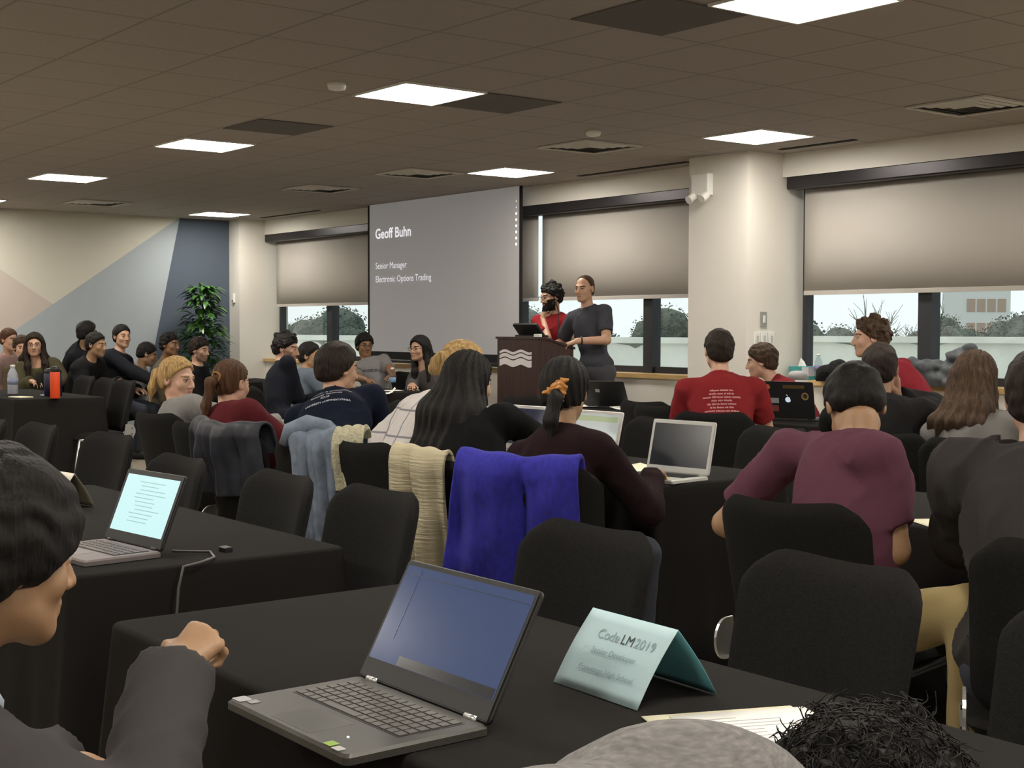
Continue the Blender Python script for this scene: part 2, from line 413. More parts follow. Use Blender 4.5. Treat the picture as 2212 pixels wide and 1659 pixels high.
ceiling_light(gx(-1), 4.765, 'square light panel below a dark return grille, second from the left in the near row', GRP)
ceiling_light(gx(-2), 4.765, 'square light panel at far left, last of the near row', GRP)
ceiling_light(gx(1), 4.765, 'largest light panel, cut by the top of the view', GRP)
ceiling_light(gx(0), 7.815, 'square light panel in front of the middle column', GRP)
ceiling_light(gx(-1), 7.815, 'square light panel in front of the projection screen', GRP)
ceiling_light(gx(-3), 7.815, 'smallest square light panel by the mural wall corner', GRP)
OG = 'ceiling light panels out of view'
for (n, y) in [(1, 7.815), (2, 4.765), (3, 4.765), (2, 7.815), (3, 7.815), (-3, 4.765)]+[(n, y) for n in (-3, -2, -1, 0, 1, 2, 3) for y in (1.715, -1.335)]:
    ceiling_light(gx(n), y, 'square light panel of the ceiling outside the photographed part', OG)
VM = mat('vent_metal', (0.62, 0.60, 0.55), 0.5); VD = mat('vent_dark', (0.07, 0.066, 0.06), 0.9)
def vent(x, y, label, group='louvred supply vents in the ceiling'):
    t = thing('ceiling_vent', label, 'air vent', (x, y, CEIL), 0, group)
    MB().box(-0.29, 0.29, -0.29, 0.29, -0.006, -0.001).build('backing', VD, t)
    f = MB()
    for a, b in ((0.30, 0.275),):
        f.box(-a, a, -a, -b, -0.014, -0.002); f.box(-a, a, b, a, -0.014, -0.002); f.box(-a, -b, -b, b, -0.014, -0.002); f.box(b, a, -b, b, -0.014, -0.002)
    f.build('frame', VM, t)
    s_ = MB()
    for k, a in enumerate((0.24, 0.185, 0.13, 0.075)):
        z = -0.012-0.004*k
        for sx, sy in ((1, 0), (-1, 0), (0, 1), (0, -1)):
            if sx: s_.add([(sx*a, -a, z), (sx*a, a, z), (sx*(a+0.025), a+0.025, z+0.01), (sx*(a+0.025), -a-0.025, z+0.01)], [(0, 1, 2, 3)])
            else: s_.add([(-a, sy*a, z), (a, sy*a, z), (a+0.025, sy*(a+0.025), z+0.01), (-a-0.025, sy*(a+0.025), z+0.01)], [(0, 1, 2, 3)])
    s_.build('louvres', VM, t)
tx = lambda n: -6.83+0.61*n-0.305
ty = lambda n: 5.07+0.61*n+0.305
vent(tx(-2), ty(3), 'louvred square vent under the small smoke detector, left of the middle column light')
vent(tx(-9), ty(3), 'louvred square vent above the left edge of the projection screen')
vent(tx(-6), ty(3), 'louvred square vent left of the light before the projection screen')
vent(tx(-14), ty(1), 'small louvred vent near the mural wall at far left')
vent(tx(3), ty(4), 'louvred square vent near the right edge above the big window')
for x, y, lab in ((tx(0), ty(0), 'open dark return grille touching the central light panel'), (tx(-3), ty(-1), 'dark return grille between the left light panels'), (tx(4), ty(-1)-0.3, 'dark return opening beside the projector')):
    o = MB().box(-0.29, 0.29, -0.29, 0.29, -0.006, -0.001).build('return_grille', mat('return_mesh', (0.11, 0.10, 0.095), 0.8), None, loc=(x, y, CEIL)); tag(o, lab, 'air vent')
def disc(name, x, y, label, r=0.055):
    o = MB().lathe([(r*0.6, -0.04), (r*0.9, -0.036), (r, -0.02), (r*1.05, 0)], (0, 0, 0), 20).build(name, WHITEPL, None, True, (x, y, CEIL)); tag(o, label, 'smoke detector'); return o
disc('smoke_detector', -7.7, 6.67, 'small round white smoke detector behind the louvred vent')
disc('smoke_detector', -7.15, 4.19, 'small round dark-edged detector left of the central light panel')
t = thing('ceiling_projector', 'grey ceiling projector cut by the top edge', 'projector', (-4.16, 3.22, CEIL), R(10))
MB().rbox(-0.2, 0.2, -0.25, 0.1, -0.14, -0.05, 0.03).build('body', mat('projector_grey', (0.35, 0.34, 0.33), 0.5), t)
MB().tube([(0, -0.05, -0.09), (0, -0.05, 0)], 0.02).build('mount_pole', DARKPL, t)
MB().tube([(0.1, 0.09, -0.095), (0.1, 0.125, -0.095)], 0.03, 16).build('lens', mat('lens_glass', (0.2, 0.08, 0.04), 0.1), t)

# ------------------------------------------------------------------ projection screen
SW0, SW1, SZ0, SZ1, SY = -13.93, -11.06, 1.07, 2.78, 8.60
t = thing('projection_screen', 'grey projection screen hanging in front of the windows, showing a title slide', 'projection screen', ((SW0+SW1)/2, SY, SZ0))
hw = (SW1-SW0)/2; HH = SZ1-SZ0
SCM = mat('projected_slide_grey', (0.30, 0.29, 0.285), 0.85, emit=0.40)
MB().box(-hw, hw, 0, 0.004, 0, HH).build('slide', SCM, t)
b = MB(); b.box(-hw-0.035, -hw, -0.003, 0.006, -0.09, HH); b.box(hw, hw+0.045, -0.003, 0.006, -0.09, HH); b.box(-hw, hw, -0.003, 0.006, -0.09, 0); b.build('black_border', BLACKM, t)
MB().tube([(-hw-0.05, 0.0, -0.10), (hw+0.06, 0.0, -0.10)], 0.016, 12).build('bottom_bar', DARKPL, t)
WT = mat('projected_white', (0.9, 0.9, 0.95), 0.8, emit=0.75)
WT2 = mat('projected_pale', (0.72, 0.72, 0.78), 0.8, emit=0.7)
bpy.context.view_layer.update()
def scr_text(body, size, x, z, mt, name='slide_text', bold=0.0, sx=1.0):
    M = Matrix.Translation((SW0+x, SY-0.004, z)) @ Matrix.Rotation(R(90), 4, 'X')
    return text_mesh(name, body, size, M, mt, t, 'LEFT', bold, sx=sx)
scr_text('Geoff Buhn', 0.165, 0.13, 2.43, WT, bold=0.002)
scr_text('Senior Manager', 0.105, 0.135, 2.06, WT2)
scr_text('Electronic Options Trading', 0.105, 0.135, 1.905, WT2)
for k in range(8):
    r = 0.007 if k < 2 else 0.014
    zz = 2.63-0.062*k
    d_ = MB().lathe([(r, -0.001), (r, 0.001)], (0, 0, 0), 12).build('slide_dot', WT, t)
    d_.location = (hw-0.05, -0.003, zz-SZ0); d_.rotation_euler = (R(90), 0, 0)

# ------------------------------------------------------------------ lectern
LX0, LX1, LY0, LY1, LZ = -9.86, -9.28, 7.42, 7.82, 1.25
t = thing('lectern', 'dark mahogany lectern with a white wave emblem on its front', 'lectern', ((LX0+LX1)/2, (LY0+LY1)/2, 0))
hx, hy = (LX1-LX0)/2, (LY1-LY0)/2
prof = [(-hy, 0.08), (-hy, LZ), (-hy+0.08, LZ), (hy, LZ-0.09), (hy, 0.08)]
MB().prism(prof, -hx, hx, axis=0).build('cabinet', PODM, t)
MB().prism([(-hy-0.012, LZ), (-hy-0.012, LZ+0.02), (-hy+0.08, LZ+0.02), (hy+0.012, LZ-0.07), (hy+0.012, LZ-0.09), (-hy+0.08, LZ)], -hx-0.012, hx+0.012, axis=0).build('top', PODM, t)
MB().box(-hx+0.02, hx-0.02, -hy+0.02, hy-0.02, 0, 0.08).build('plinth', BLACKM, t)
lg = MB(); lw_, lx = 0.46, -hx+0.04
def wv(u): return 0.014*math.sin(u*4*math.pi-0.6)
for (zb, zt_) in ((0, 0.058), (0.068, 0.100), (0.110, 0.132)):
    n = 40; y = -hy-0.006
    def top_(u, z): return (lx+lw_*u, y, 1.015+z+wv(u)*0.8)
    for yy_ in (0.0, 0.005):
        pass
    vs = [top_(i/n, zb) for i in range(n+1)]+[top_(i/n, zt_) for i in range(n+1)]
    lg.add(vs, [(i, i+1, n+2+i, n+1+i) for i in range(n)])
o = lg.build('wave_emblem', mat('emblem_white', (0.75, 0.72, 0.74), 0.4), t); md = o.modifiers.new('s', 'SOLIDIFY'); md.thickness = 0.004
o['label'] = 'pale wave emblem'
pt = thing('control_monitor', 'small black touch monitor standing on the lectern', 'monitor', (-9.62, 7.62, LZ+0.016))
MB().rbox(-0.14, 0.14, -0.09, 0.09, 0, 0.02, 0.02).build('base', DARKPL, pt)
q = MB(); q.M = Matrix.Translation((0, -0.02, 0.05)) @ Matrix.Rotation(R(-50), 4, 'X'); q.rbox(-0.17, 0.17, -0.09, 0.09, -0.012, 0.012, 0.01); q.build('screen', DARKPL, pt)
o = MB().rbox(-0.04, 0.04, -0.02, 0.02, 0, 0.03, 0.01).build('remote_control', WHITEPL, None, loc=(-9.38, 7.50, LZ+0.016)); tag(o, 'small white box on the lectern top', 'remote control')
o = MB().tube([(0, 0, 0), (0, 0, 0.25), (0.0, -0.03, 0.33)], 0.005).build('gooseneck_microphone', DARKPL, None, loc=(-9.25, 7.62, LZ)); tag(o, 'thin black gooseneck microphone on the lectern', 'microphone')

# ------------------------------------------------------------------ wall fittings
t = thing('emergency_light', 'white emergency light unit with two lamp heads high on the middle column', 'emergency light', (-8.24, 8.38, 2.51))
MB().rbox(-0.10, 0.10, -0.07, -0.001, -0.05, 0.13, 0.015).build('housing', WHITEPL, t)
for sx in (-1, 1):
    MB().tube([(sx*0.075, -0.055, -0.05), (sx*0.075, -0.12, -0.09)], 0.032, 14, 0.036).build('lamp_head', WHITEPL, t)
def plate(x, y, z, w_, h_, label, mt, rot=0, name='switch_plate', group=None):
    t = thing(name, label, 'switch', (x, y, z), rot, group)
    MB().rbox(-w_/2, w_/2, -0.012, -0.001, -h_/2, h_/2, 0.004).build('plate', mt, t)
    MB().box(-0.012, 0.012, -0.018, -0.012, -0.03, 0.03).build('switch', WHITEPL if mt != WHITEPL else mat('switch_grey', (0.5, 0.5, 0.48), 0.4), t)
# plates sit on the side face of the middle column (facing +X)
xs = -7.76
for k, (yy, zz, lab) in enumerate(((8.575, 1.425, None), (8.50, 1.26, 'leftmost of three white switch plates on the middle column'), (8.585, 1.26, 'middle of three white switch plates on the middle column'), (8.67, 1.26, 'rightmost of three white switch plates on the middle column'))):
    if k == 0: plate(xs, yy, zz, 0.075, 0.12, 'grey metal switch plate above the white ones on the middle column', mat('plate_steel', (0.35, 0.34, 0.31), 0.4, 0.5), R(90))
    else: plate(xs, yy, zz, 0.07, 0.12, lab, WHITEPL, R(90), group='white switch plates')
t = thing('wall_thermostat', 'small white sensor box on the left column', 'thermostat', (-17.1, 8.42, 1.74))
MB().rbox(-0.03, 0.03, -0.03, -0.001, -0.06, 0.06, 0.006).build('case', WHITEPL, t); MB().box(-0.015, 0.015, -0.034, -0.03, -0.045, -0.03).build('button', DARKPL, t)

# ------------------------------------------------------------------ outside
gm = mat('winter_ground', (0.10, 0.12, 0.08), 0.95, var=0.4, vscale=0.3)
struct(MB().box(-400, 300, 9.3, 500, -7.2, -7.0).build('ground', gm))
PW = mat('parapet_concrete', (0.78, 0.78, 0.70), 0.8, bump=0.1, bscale=(20, 20, 20), var=0.12, vscale=1.5)
pa = V((-17.6, 12.4, 0)); pb = V((-12.3, 17.5, 0))
def parapet(a, b, zt, label):
    t = thing('roof_parapet', label, 'parapet', a); d = (b-a); L = d.length; t.rotation_euler = (0, 0, math.atan2(d.y, d.x))
    MB().box(0, L, 0, 0.3, zt-3.0, zt-0.09).build('wall', PW, t)
    MB().box(-0.02, L+0.05, -0.08, 0.38, zt-0.09, zt).build('coping', PW, t)
    s_ = MB(); rr = random.Random(5)
    for k in range(int(L/1.6)):
        x = 0.8+1.6*k+rr.uniform(-.3, .3); ww = rr.uniform(.2, .4); hh = rr.uniform(.02, .07)
        s_.prism([(x-ww, zt-0.10), (x-ww*0.3, zt-0.10-hh*0.5), (x, zt-0.12-hh), (x+ww*0.3, zt-0.10-hh*0.4), (x+ww, zt-0.10)], -0.004, 0.0, axis=1)
    s_.build('damp_stain', mat('damp_stain', (0.22, 0.24, 0.20), 0.9), t)
parapet(V((-26, 11.6, 0)), V((-15.4, 15.4, 0)), 1.20, 'pale roof parapet outside the windows behind the presenters')
parapet(V((-15.9, 15.9, 0)), V((-10.9, 18.3, 0)), 1.23, 'pale roof parapet outside the right window')
TREES = [mat('foliage_grey_green', (0.19, 0.205, 0.18), 0.95, bump=1, bscale=(3, 3, 3), var=0.4, vscale=1.2, bdist=0.3), mat('foliage_dark', (0.11, 0.135, 0.11), 0.95, bump=1, bscale=(3, 3, 3), var=0.4, vscale=1.2, bdist=0.3), mat('bare_wood_haze', (0.20, 0.20, 0.17), 0.95, bump=1, bscale=(4, 4, 4), var=0.3, vscale=1.5, bdist=0.3)]  # haze is mixed into these tree colours, lighter and greyer
BARK = mat('bark', (0.09, 0.08, 0.07), 0.9)
def tree(x, y, h, r, kind, label, group, seed):
    t = thing('tree', label, 'tree', (x, y, -7), 0, group); rr = random.Random(seed)
    MB().tube([(0, 0, 0), (0.1, 0, h*0.5), (0, 0.1, h*0.8)], r*0.09, 8, r*0.03).build('trunk', BARK, t)
    if kind < 2:
        prims = []
        for k in range(34):
            a = rr.uniform(0, 6.28); zz = rr.uniform(0.25, 0.93); q = r*math.sqrt(max(0.05, 1-((zz-0.5)/0.55)**2))*rr.uniform(0.35, 0.8)
            prims.append(ell((q*math.cos(a), q*math.sin(a), zz*h), (r*0.33*rr.uniform(.6, 1.1),)*3, k=0.05*r))
        st = r/17; f = Field(prims, st, pad=0.1*r); X, Y, Z = f.grids(); f.F += (0.07*r*waves(X, Y, Z, seed, 10/r, 8)+0.03*r*waves(X, Y, Z, seed+1, 30/r, 9)).astype(np.float32)
        vs, fs = f.mesh(); c_ = vs[fs].mean(1); nn = np.cross(vs[fs[:, 2]]-vs[fs[:, 0]], vs[fs[:, 3]]-vs[fs[:, 1]]); nn /= np.linalg.norm(nn, axis=1)[:, None]+1e-9
        rg = np.random.RandomState(seed); sel = rg.choice(len(c_), min(len(c_), 5200), replace=True); n_ = len(sel)
        cc = c_[sel]+nn[sel]*rg.uniform(-0.02, 0.03, (n_, 1))*r+rg.normal(size=(n_, 3))*0.012*r
        a_ = rg.normal(size=(n_, 3)); a_ /= np.linalg.norm(a_, axis=1)[:, None]; b_ = np.cross(a_, rg.normal(size=(n_, 3))); b_ /= np.linalg.norm(b_, axis=1)[:, None]; sz = rg.uniform(0.012, 0.028, (n_, 1))*r
        q_ = np.concatenate([vs*np.array([0.97, 0.97, 0.985]), cc-a_*sz, cc-b_*sz*0.6, cc+a_*sz, cc+b_*sz*0.6]); k_ = len(vs); ix = np.arange(n_)
        fa = np.concatenate([fs, np.stack([k_+ix, k_+n_+ix, k_+2*n_+ix, k_+3*n_+ix], 1)]); mesh_obj('foliage', q_, fa, TREES[kind], t)
    else:
        b = MB()
        def br(p, d, L, rad, n):
            q = p+d*L; b.tube([p, (p+q)/2+V((rr.uniform(-.1, .1)*L, rr.uniform(-.1, .1)*L, 0)), q], rad, 4, rad*0.55, False)
            if n == 0: return
            for k in range(3 if n > 1 else 4):
                e = (d+V((rr.uniform(-.8, .8), rr.uniform(-.8, .8), rr.uniform(-.1, .6)))).normalized(); br(p+d*L*rr.uniform(.55, 1), e, L*rr.uniform(.55, .8), rad*0.55, n-1)
        br(V((0, 0, h*0.25)), V((0, 0, 1)), h*0.28, r*0.06, 5); b.build('branches', TREES[2], t)
TG = 'trees far beyond the windows'
def at(u, v, d):
    """a far point seen past image column u, used once to lay out the landscape"""
    p = cf+cr2*((u-1106)/FPX)-cu2*((v-829.5)/FPX); return p*d
rt_ = random.Random(11)
for k, (u, vtop, d, kind) in enumerate(((1740, 700, 45, 2), (1800, 690, 50, 1), (1860, 700, 60, 0), (1925, 655, 42, 2), (1958, 640, 48, 2), (2010, 668, 60, 2), (2050, 690, 62, 0), (2095, 682, 75, 1), (2140, 690, 60, 0), (2185, 672, 66, 2), (2230, 680, 60, 0),
                                     (1190, 690, 60, 1), (1160, 672, 70, 0), (1290, 680, 75, 1), (1370, 690, 75, 0), (1450, 676, 70, 1), (780, 676, 60, 1), (740, 672, 66, 1), (690, 688, 70, 0), (640, 690, 74, 1))):
    p = at(u, vtop, d); h = p.z+CAMZ+7
    tree(p.x, p.y, h, h*0.33, kind, ['grey-green bushy tree far beyond the windows', 'dark green bushy tree far beyond the windows', 'bare branched winter tree far beyond the windows'][kind], TG+(' %s' % ['grey-green', 'dark', 'bare'][kind]), k)
p = at(2130, 700, 150)
t = thing('office_building', 'pale tall building with rows of orange-tinted windows beyond the right window', 'building', (p.x, p.y, -7), R(50))
BW = mat('building_white', (0.75, 0.76, 0.75), 0.8)
MB().box(-2.6, 2.6, 0, 8, 0, 26).build('facade', BW, t)
wn = mat('building_window', (0.45, 0.33, 0.26), 0.4)
for r_ in range(7):
    for c_ in range(4):
        MB().box(-2.1+c_*1.1, -1.2+c_*1.1, -0.06, 0.0, 5+r_*2.6, 6.4+r_*2.6).build('window', wn, t)
# ------------------------------------------------------------------ furniture
def skirt_table(x0, x1, y0, y1, label, seed=0, group='black cloth covered tables'):
    cx, cy = (x0+x1)/2, (y0+y1)/2; t = thing('banquet_table', label, 'table', (cx, cy, 0), 0, group)
    hx, hy = (x1-x0)/2, (y1-y0)/2; rr = 0.035; per = []
    rd = random.Random(seed)
    def line(a, b, n): return [(a[0]+(b[0]-a[0])*i/n, a[1]+(b[1]-a[1])*i/n, 0) for i in range(1, n)]
    cs = [(hx-rr, hy-rr, 0), (-hx+rr, hy-rr, 90), (-hx+rr, -hy+rr, 180), (hx-rr, -hy+rr, 270)]
    for i, (a, b, g) in enumerate(cs):
        for k in range(7): an = R(g+15*k); per.append((a+rr*math.cos(an), b+rr*math.sin(an), math.sin(math.pi*k/6)))
        n = cs[(i+1) % 4]; an = R(g+90)
        p = (a+rr*math.cos(an), b+rr*math.sin(an)); q = (n[0]+rr*math.cos(an), n[1]+rr*math.sin(an))
        per += line(p, q, 36 if i % 2 == 0 else 16)
    N = len(per); ctr = [(x*0.0, y*0.0) for x, y, c in per]; vs = []; fs = []
    S = 0; ss = []
    for i in range(N): ss.append(S); S += math.dist(per[i][:2], per[(i+1) % N][:2])
    ph = [rd.uniform(0, 6.28) for _ in range(4)]
    rows = [(0.751, -0.012), (0.7485, -0.002), (0.742, 0.003), (0.70, 0.006), (0.6, 0.01), (0.45, 0.016), (0.3, 0.022), (0.15, 0.028), (0.012, 0.034)]
    for z, off in rows:
        f = max(0, (0.72-z)/0.72)
        for i, (x, y, c) in enumerate(per):
            a = per[i-1]; b = per[(i+1) % N]; tx_, ty_ = b[0]-a[0], b[1]-a[1]; L = math.hypot(tx_, ty_); nx_, ny_ = ty_/L, -tx_/L
            u = ss[i]; wv_ = f*(0.012*math.sin(u*19+ph[0])+0.008*math.sin(u*37+ph[1])+0.006*math.sin(u*9+ph[2])) + c*f*0.06
            d = off+wv_; vs.append((x+nx_*d, y+ny_*d, z))
    K = len(rows)
    for r_ in range(K-1):
        for i in range(N): fs.append((r_*N+i, r_*N+(i+1) % N, (r_+1)*N+(i+1) % N, (r_+1)*N+i))
    fs.append(tuple(range(N)))
    o = MB().add(vs, fs).build('tablecloth', BLACKCLOTH, t); auto_smooth(o, 50)
    MB().rbox(-hx+0.004, hx-0.004, -hy+0.004, hy-0.004, 0.72, 0.745, 0.03).build('tabletop', mat('laminate', (0.4, 0.38, 0.35), 0.5), t)
    for sx in (-1, 1):
        for sy in (-1, 1): MB().tube([(sx*(hx-0.2), sy*(hy-0.1), 0), (sx*(hx-0.2), sy*(hy-0.1), 0.72)], 0.014).build('leg', SILVER, t)
    return t
skirt_table(-2.71, -0.86, 1.05, 1.79, 'black cloth table nearest the viewer, carrying the open dark laptop and the blue tent card', 1)
skirt_table(-5.12, -3.25, 1.17, 1.93, 'black cloth table at left carrying the laptop with the glowing screen', 2)
skirt_table(-5.66, -3.80, 3.60, 4.36, 'black cloth table in the middle carrying the white laptops', 3)
skirt_table(-7.55, -5.70, 3.60, 4.36, 'black cloth table in front of the person in the printed navy T-shirt', 4)
skirt_table(-3.14, -1.30, 3.52, 4.28, 'black cloth table at right in front of the person in the grey hooded top', 5)
skirt_table(-13.3, -11.42, 3.66, 4.42, 'black cloth table at far left carrying the orange bottle', 6)
skirt_table(-12.55, -10.70, 6.55, 7.30, 'black cloth table before the screen carrying the clear water bottle', 7)
skirt_table(-8.62, -6.78, 6.62, 7.36, 'black cloth table right of the lectern carrying a black laptop and loose papers', 8)
skirt_table(-6.72, -4.88, 6.62, 7.36, 'black cloth table near the middle column carrying the sticker-covered laptop', 9)
skirt_table(-15.4, -13.55, 6.75, 7.50, 'far black cloth table under the potted plant with open papers', 10)

CH0 = {}
def back_surface(W_, H_, T_, curv, n=26, k=22, sag=0.012):
    """padded shell: width along x, height along z, concave towards +y"""
    A = [[], []]
    for s_, side in enumerate((1, -1)):
        for j in range(k+1):
            b = -1+2*j/k; row = []
            for i in range(n+1):
                a = -1+2*i/n
                rx = 1-0.15*max(0, (abs(b)-0.66)/0.34)**3; rz = 1-0.15*max(0, (abs(a)-0.66)/0.34)**3
                x = 0.5*W_*a*rx*(1-0.05*(1-b)/2); z = 0.5*H_*b*rz+H_/2
                if b > 0: z -= sag*b*(math.cos(a*math.pi)*0.5+0.5)
                th = T_/2*math.sqrt(max(0, 1-abs(a)**7))*math.sqrt(max(0, 1-abs(b)**7))
                y = curv*x*x+side*th
                row.append((x, y, z))
            A[s_].append(row)
    return A
def make_chair():
    t = thing('stacking_chair', 'black fabric chair', 'chair')
    b = MB(); A = back_surface(0.47, 0.46, 0.05, 1.1)
    b.grid(A[0]); b.grid([r_[::-1] for r_ in A[1]]); b.M = Matrix()
    b.v = [(x, y*1-0.235-(z)*math.tan(R(13)), z*math.cos(R(13))+0.445) for x, y, z in b.v]
    bo = b.build('backrest', CHAIRF, t, True, fix=True)
    s_ = MB(); n = 18; pts = []
    for side in (1, -1):
        for j in range(n+1):
            row = []
            for i in range(n+1):
                a = -1+2*i/n; c = -1+2*j/n
                rx = 1-0.14*max(0, (abs(c)-0.7)/0.3)**2; ry = 1-0.10*max(0, (abs(a)-0.7)/0.3)**2
                th = 0.034*math.sqrt(max(0, 1-abs(a)**8))*math.sqrt(max(0, 1-abs(c)**8))
                row.append((0.235*a*rx, 0.225*c*ry, 0.425+side*th-(0.02*max(0, c)**3)))
            pts.append(row)
    s_.grid(pts[:n+1]); s_.grid([r_[::-1] for r_ in pts[n+1:]]); s_.build('seat', CHAIRF, t, True)
    for sx in (-1, 1):
        l = MB().tube([(sx*0.235, 0.20, 0.40), (sx*0.245, 0.235, 0.20), (sx*0.25, 0.25, 0.0)], 0.011, 8); l.build('leg', SILVER, t, True)
        l = MB().tube([(sx*0.235, -0.19, 0.40), (sx*0.245, -0.235, 0.20), (sx*0.25, -0.28, 0.0)], 0.011, 8); l.build('leg', SILVER, t, True)
        l = MB(); prof = [(-0.235, 0.40)]+[(-0.235-0.052*math.sin(R(a)), 0.46-0.06*math.cos(R(a))) for a in range(0, 181, 20)]+[(-0.20, 0.52), (-0.18, 0.40)]
        l.prism(prof, sx*0.238-0.004, sx*0.238+0.004, axis=0); br = l.build('hinge_bracket', SILVER, t)
        for z in (0.435, 0.485): MB().tube([(sx*0.238, -0.255, z), (sx*0.246, -0.255, z)], 0.006, 8).build('bolt', DARKPL, br)
        # the frame under the seat side
    MB().tube([(-0.235, 0.2, 0.40), (-0.235, -0.19, 0.40), (-0.20, -0.235, 0.395), (0, -0.26, 0.39), (0.20, -0.235, 0.395), (0.235, -0.19, 0.40), (0.235, 0.2, 0.40)], 0.011, 8).build('seat_frame', SILVER, t, True)
    MB().tube([(-0.243, -0.245, 0.18), (0.243, -0.245, 0.18)], 0.008, 8).build('crossbar', SILVER, t, True)
    return t
def copy_tree(o, parent=None):
    c = o.copy(); COL.objects.link(c)
    if parent is not None: c.parent = parent
    for ch in list(o.children): copy_tree(ch, c)
    return c
chair0 = make_chair(); chair_used = [False]
def chair(x, y, face, label, group):
    """face = world angle the sitter looks to; x, y = seat centre"""
    o = copy_tree(chair0) if chair_used[0] else chair0
    chair_used[0] = True
    o.location = (x, y, 0); o.rotation_euler = (0, 0, R(face-90)); tag(o, label, 'chair', group)
    return o
GE = 'empty black chairs tucked in at the tables'
GS = 'black chairs people sit on'
# near side row, tucked under the two near tables from behind
chair(-2.42, 1.80, 270, 'empty black chair behind the blue tent card, touching the near table', GE)
chair(-1.78, 1.88, 268, 'empty black chair behind the cream papers on the near table', GE)
chair(-1.15, 1.86, 268, 'empty black chair cut by the right edge of the view', GE)
chair(-3.35, 1.80, 270, 'empty black chair behind the top of the large open laptop', GE)
chair(-3.90, 1.78, 268, 'empty black chair at the right end of the table with the glowing laptop', GE)
chair(-4.62, 1.76, 270, 'empty black chair half hidden behind the glowing laptop screen', GE)
chair(-5.75, 1.96, 275, 'rightmost of the three empty chairs beyond the left table', GE)
chair(-6.55, 1.92, 272, 'middle one of the three empty chairs beyond the left table', GE)
chair(-7.1, 1.86, 270, 'leftmost of the three empty chairs beyond the left table', GE)
# far left table
for i, (x, y) in enumerate(((-12.75, 4.45), (-12.15, 4.42), (-11.55, 4.35))):
    chair(x, y, 270, ['leftmost of three empty chairs behind the orange bottle table', 'middle of three empty chairs behind the orange bottle table', 'rightmost of three empty chairs behind the orange bottle table'][i], GE)
chair(-4.38, 4.62, 265, 'empty black chair directly behind the open white laptop', GE)
chair(-5.15, 4.62, 270, 'empty black chair behind the white laptops, left of the one behind the silver lid', GE)
chair(-7.25, 4.45, 268, 'empty black chair behind the table between the navy T-shirt and the white plaid shirt', GE)
chair(-7.50, 6.15, 90, 'empty black chair below the lectern emblem', GE)
chair(-6.45, 6.30, 95, 'empty black chair left of the person in the printed red T-shirt', GE)
chair(-11.35, 7.55, 262, 'empty black chair right of the person in the grey T-shirt', GE)
chair(-10.98, 7.30, 250, 'empty black chair left of the woman in glasses by the screen', GE)
chair(-14.9, 7.75, 270, 'left one of two empty chairs by the left column', GE)
chair(-14.25, 7.68, 270, 'right one of two empty chairs by the left column', GE)
#CHAIRS_SEATED

# ------------------------------------------------------------------ people
SK = {'light': (0.50, 0.29, 0.19), 'fair': (0.58, 0.34, 0.24), 'tan': (0.40, 0.235, 0.13), 'brown': (0.26, 0.135, 0.07)}
def skin_mat(k):
    mt = mat('skin_'+k, SK[k], 0.5, bump=0.1, bscale=(120, 120, 120), var=0.08, vscale=20)
    b = mt.node_tree.nodes['Principled BSDF']; b.inputs['Subsurface Weight'].default_value = 0.0
    return mt
def lip_mat(k): return mat('lips_'+k, (SK[k][0]*0.80, SK[k][1]*0.62, SK[k][2]*0.68), 0.45)
HC = {'black': (0.010, 0.0085, 0.008), 'dark': (0.022, 0.014, 0.010), 'brown': (0.060, 0.035, 0.020), 'auburn': (0.085, 0.038, 0.018), 'blond': (0.42, 0.27, 0.11), 'darkblond': (0.24, 0.15, 0.07), 'grey': (0.10, 0.085, 0.07)}
def hair_mat(k, curly=False):
    return mat('hair_'+k+('_curly' if curly else ''), HC[k], 0.62, bump=1.0, bscale=((70, 70, 70) if curly else (190, 190, 9)), var=0.5, vscale=90, bdist=0.006, spec=0.25)
EYEW = mat('eye_white', (0.42, 0.38, 0.34), 0.4); EYEB = mat('iris_dark', (0.02, 0.012, 0.008), 0.2)
def ik(S, T, l1, l2, pole):
    S = np.array(S, float); T = np.array(T, float); d = T-S; D = np.linalg.norm(d); mxd = (l1+l2)*0.995
    if D > mxd: T = S+d/D*mxd; d = T-S; D = mxd
    if D < abs(l1-l2)+0.02: D = abs(l1-l2)+0.02
    n = d/np.linalg.norm(d); a = (l1*l1-l2*l2+D*D)/(2*D); h = math.sqrt(max(0, l1*l1-a*a)); p = np.array(pole, float); p = p-n*(p@n); p = vn(p)
    return S+n*a+p*h, T
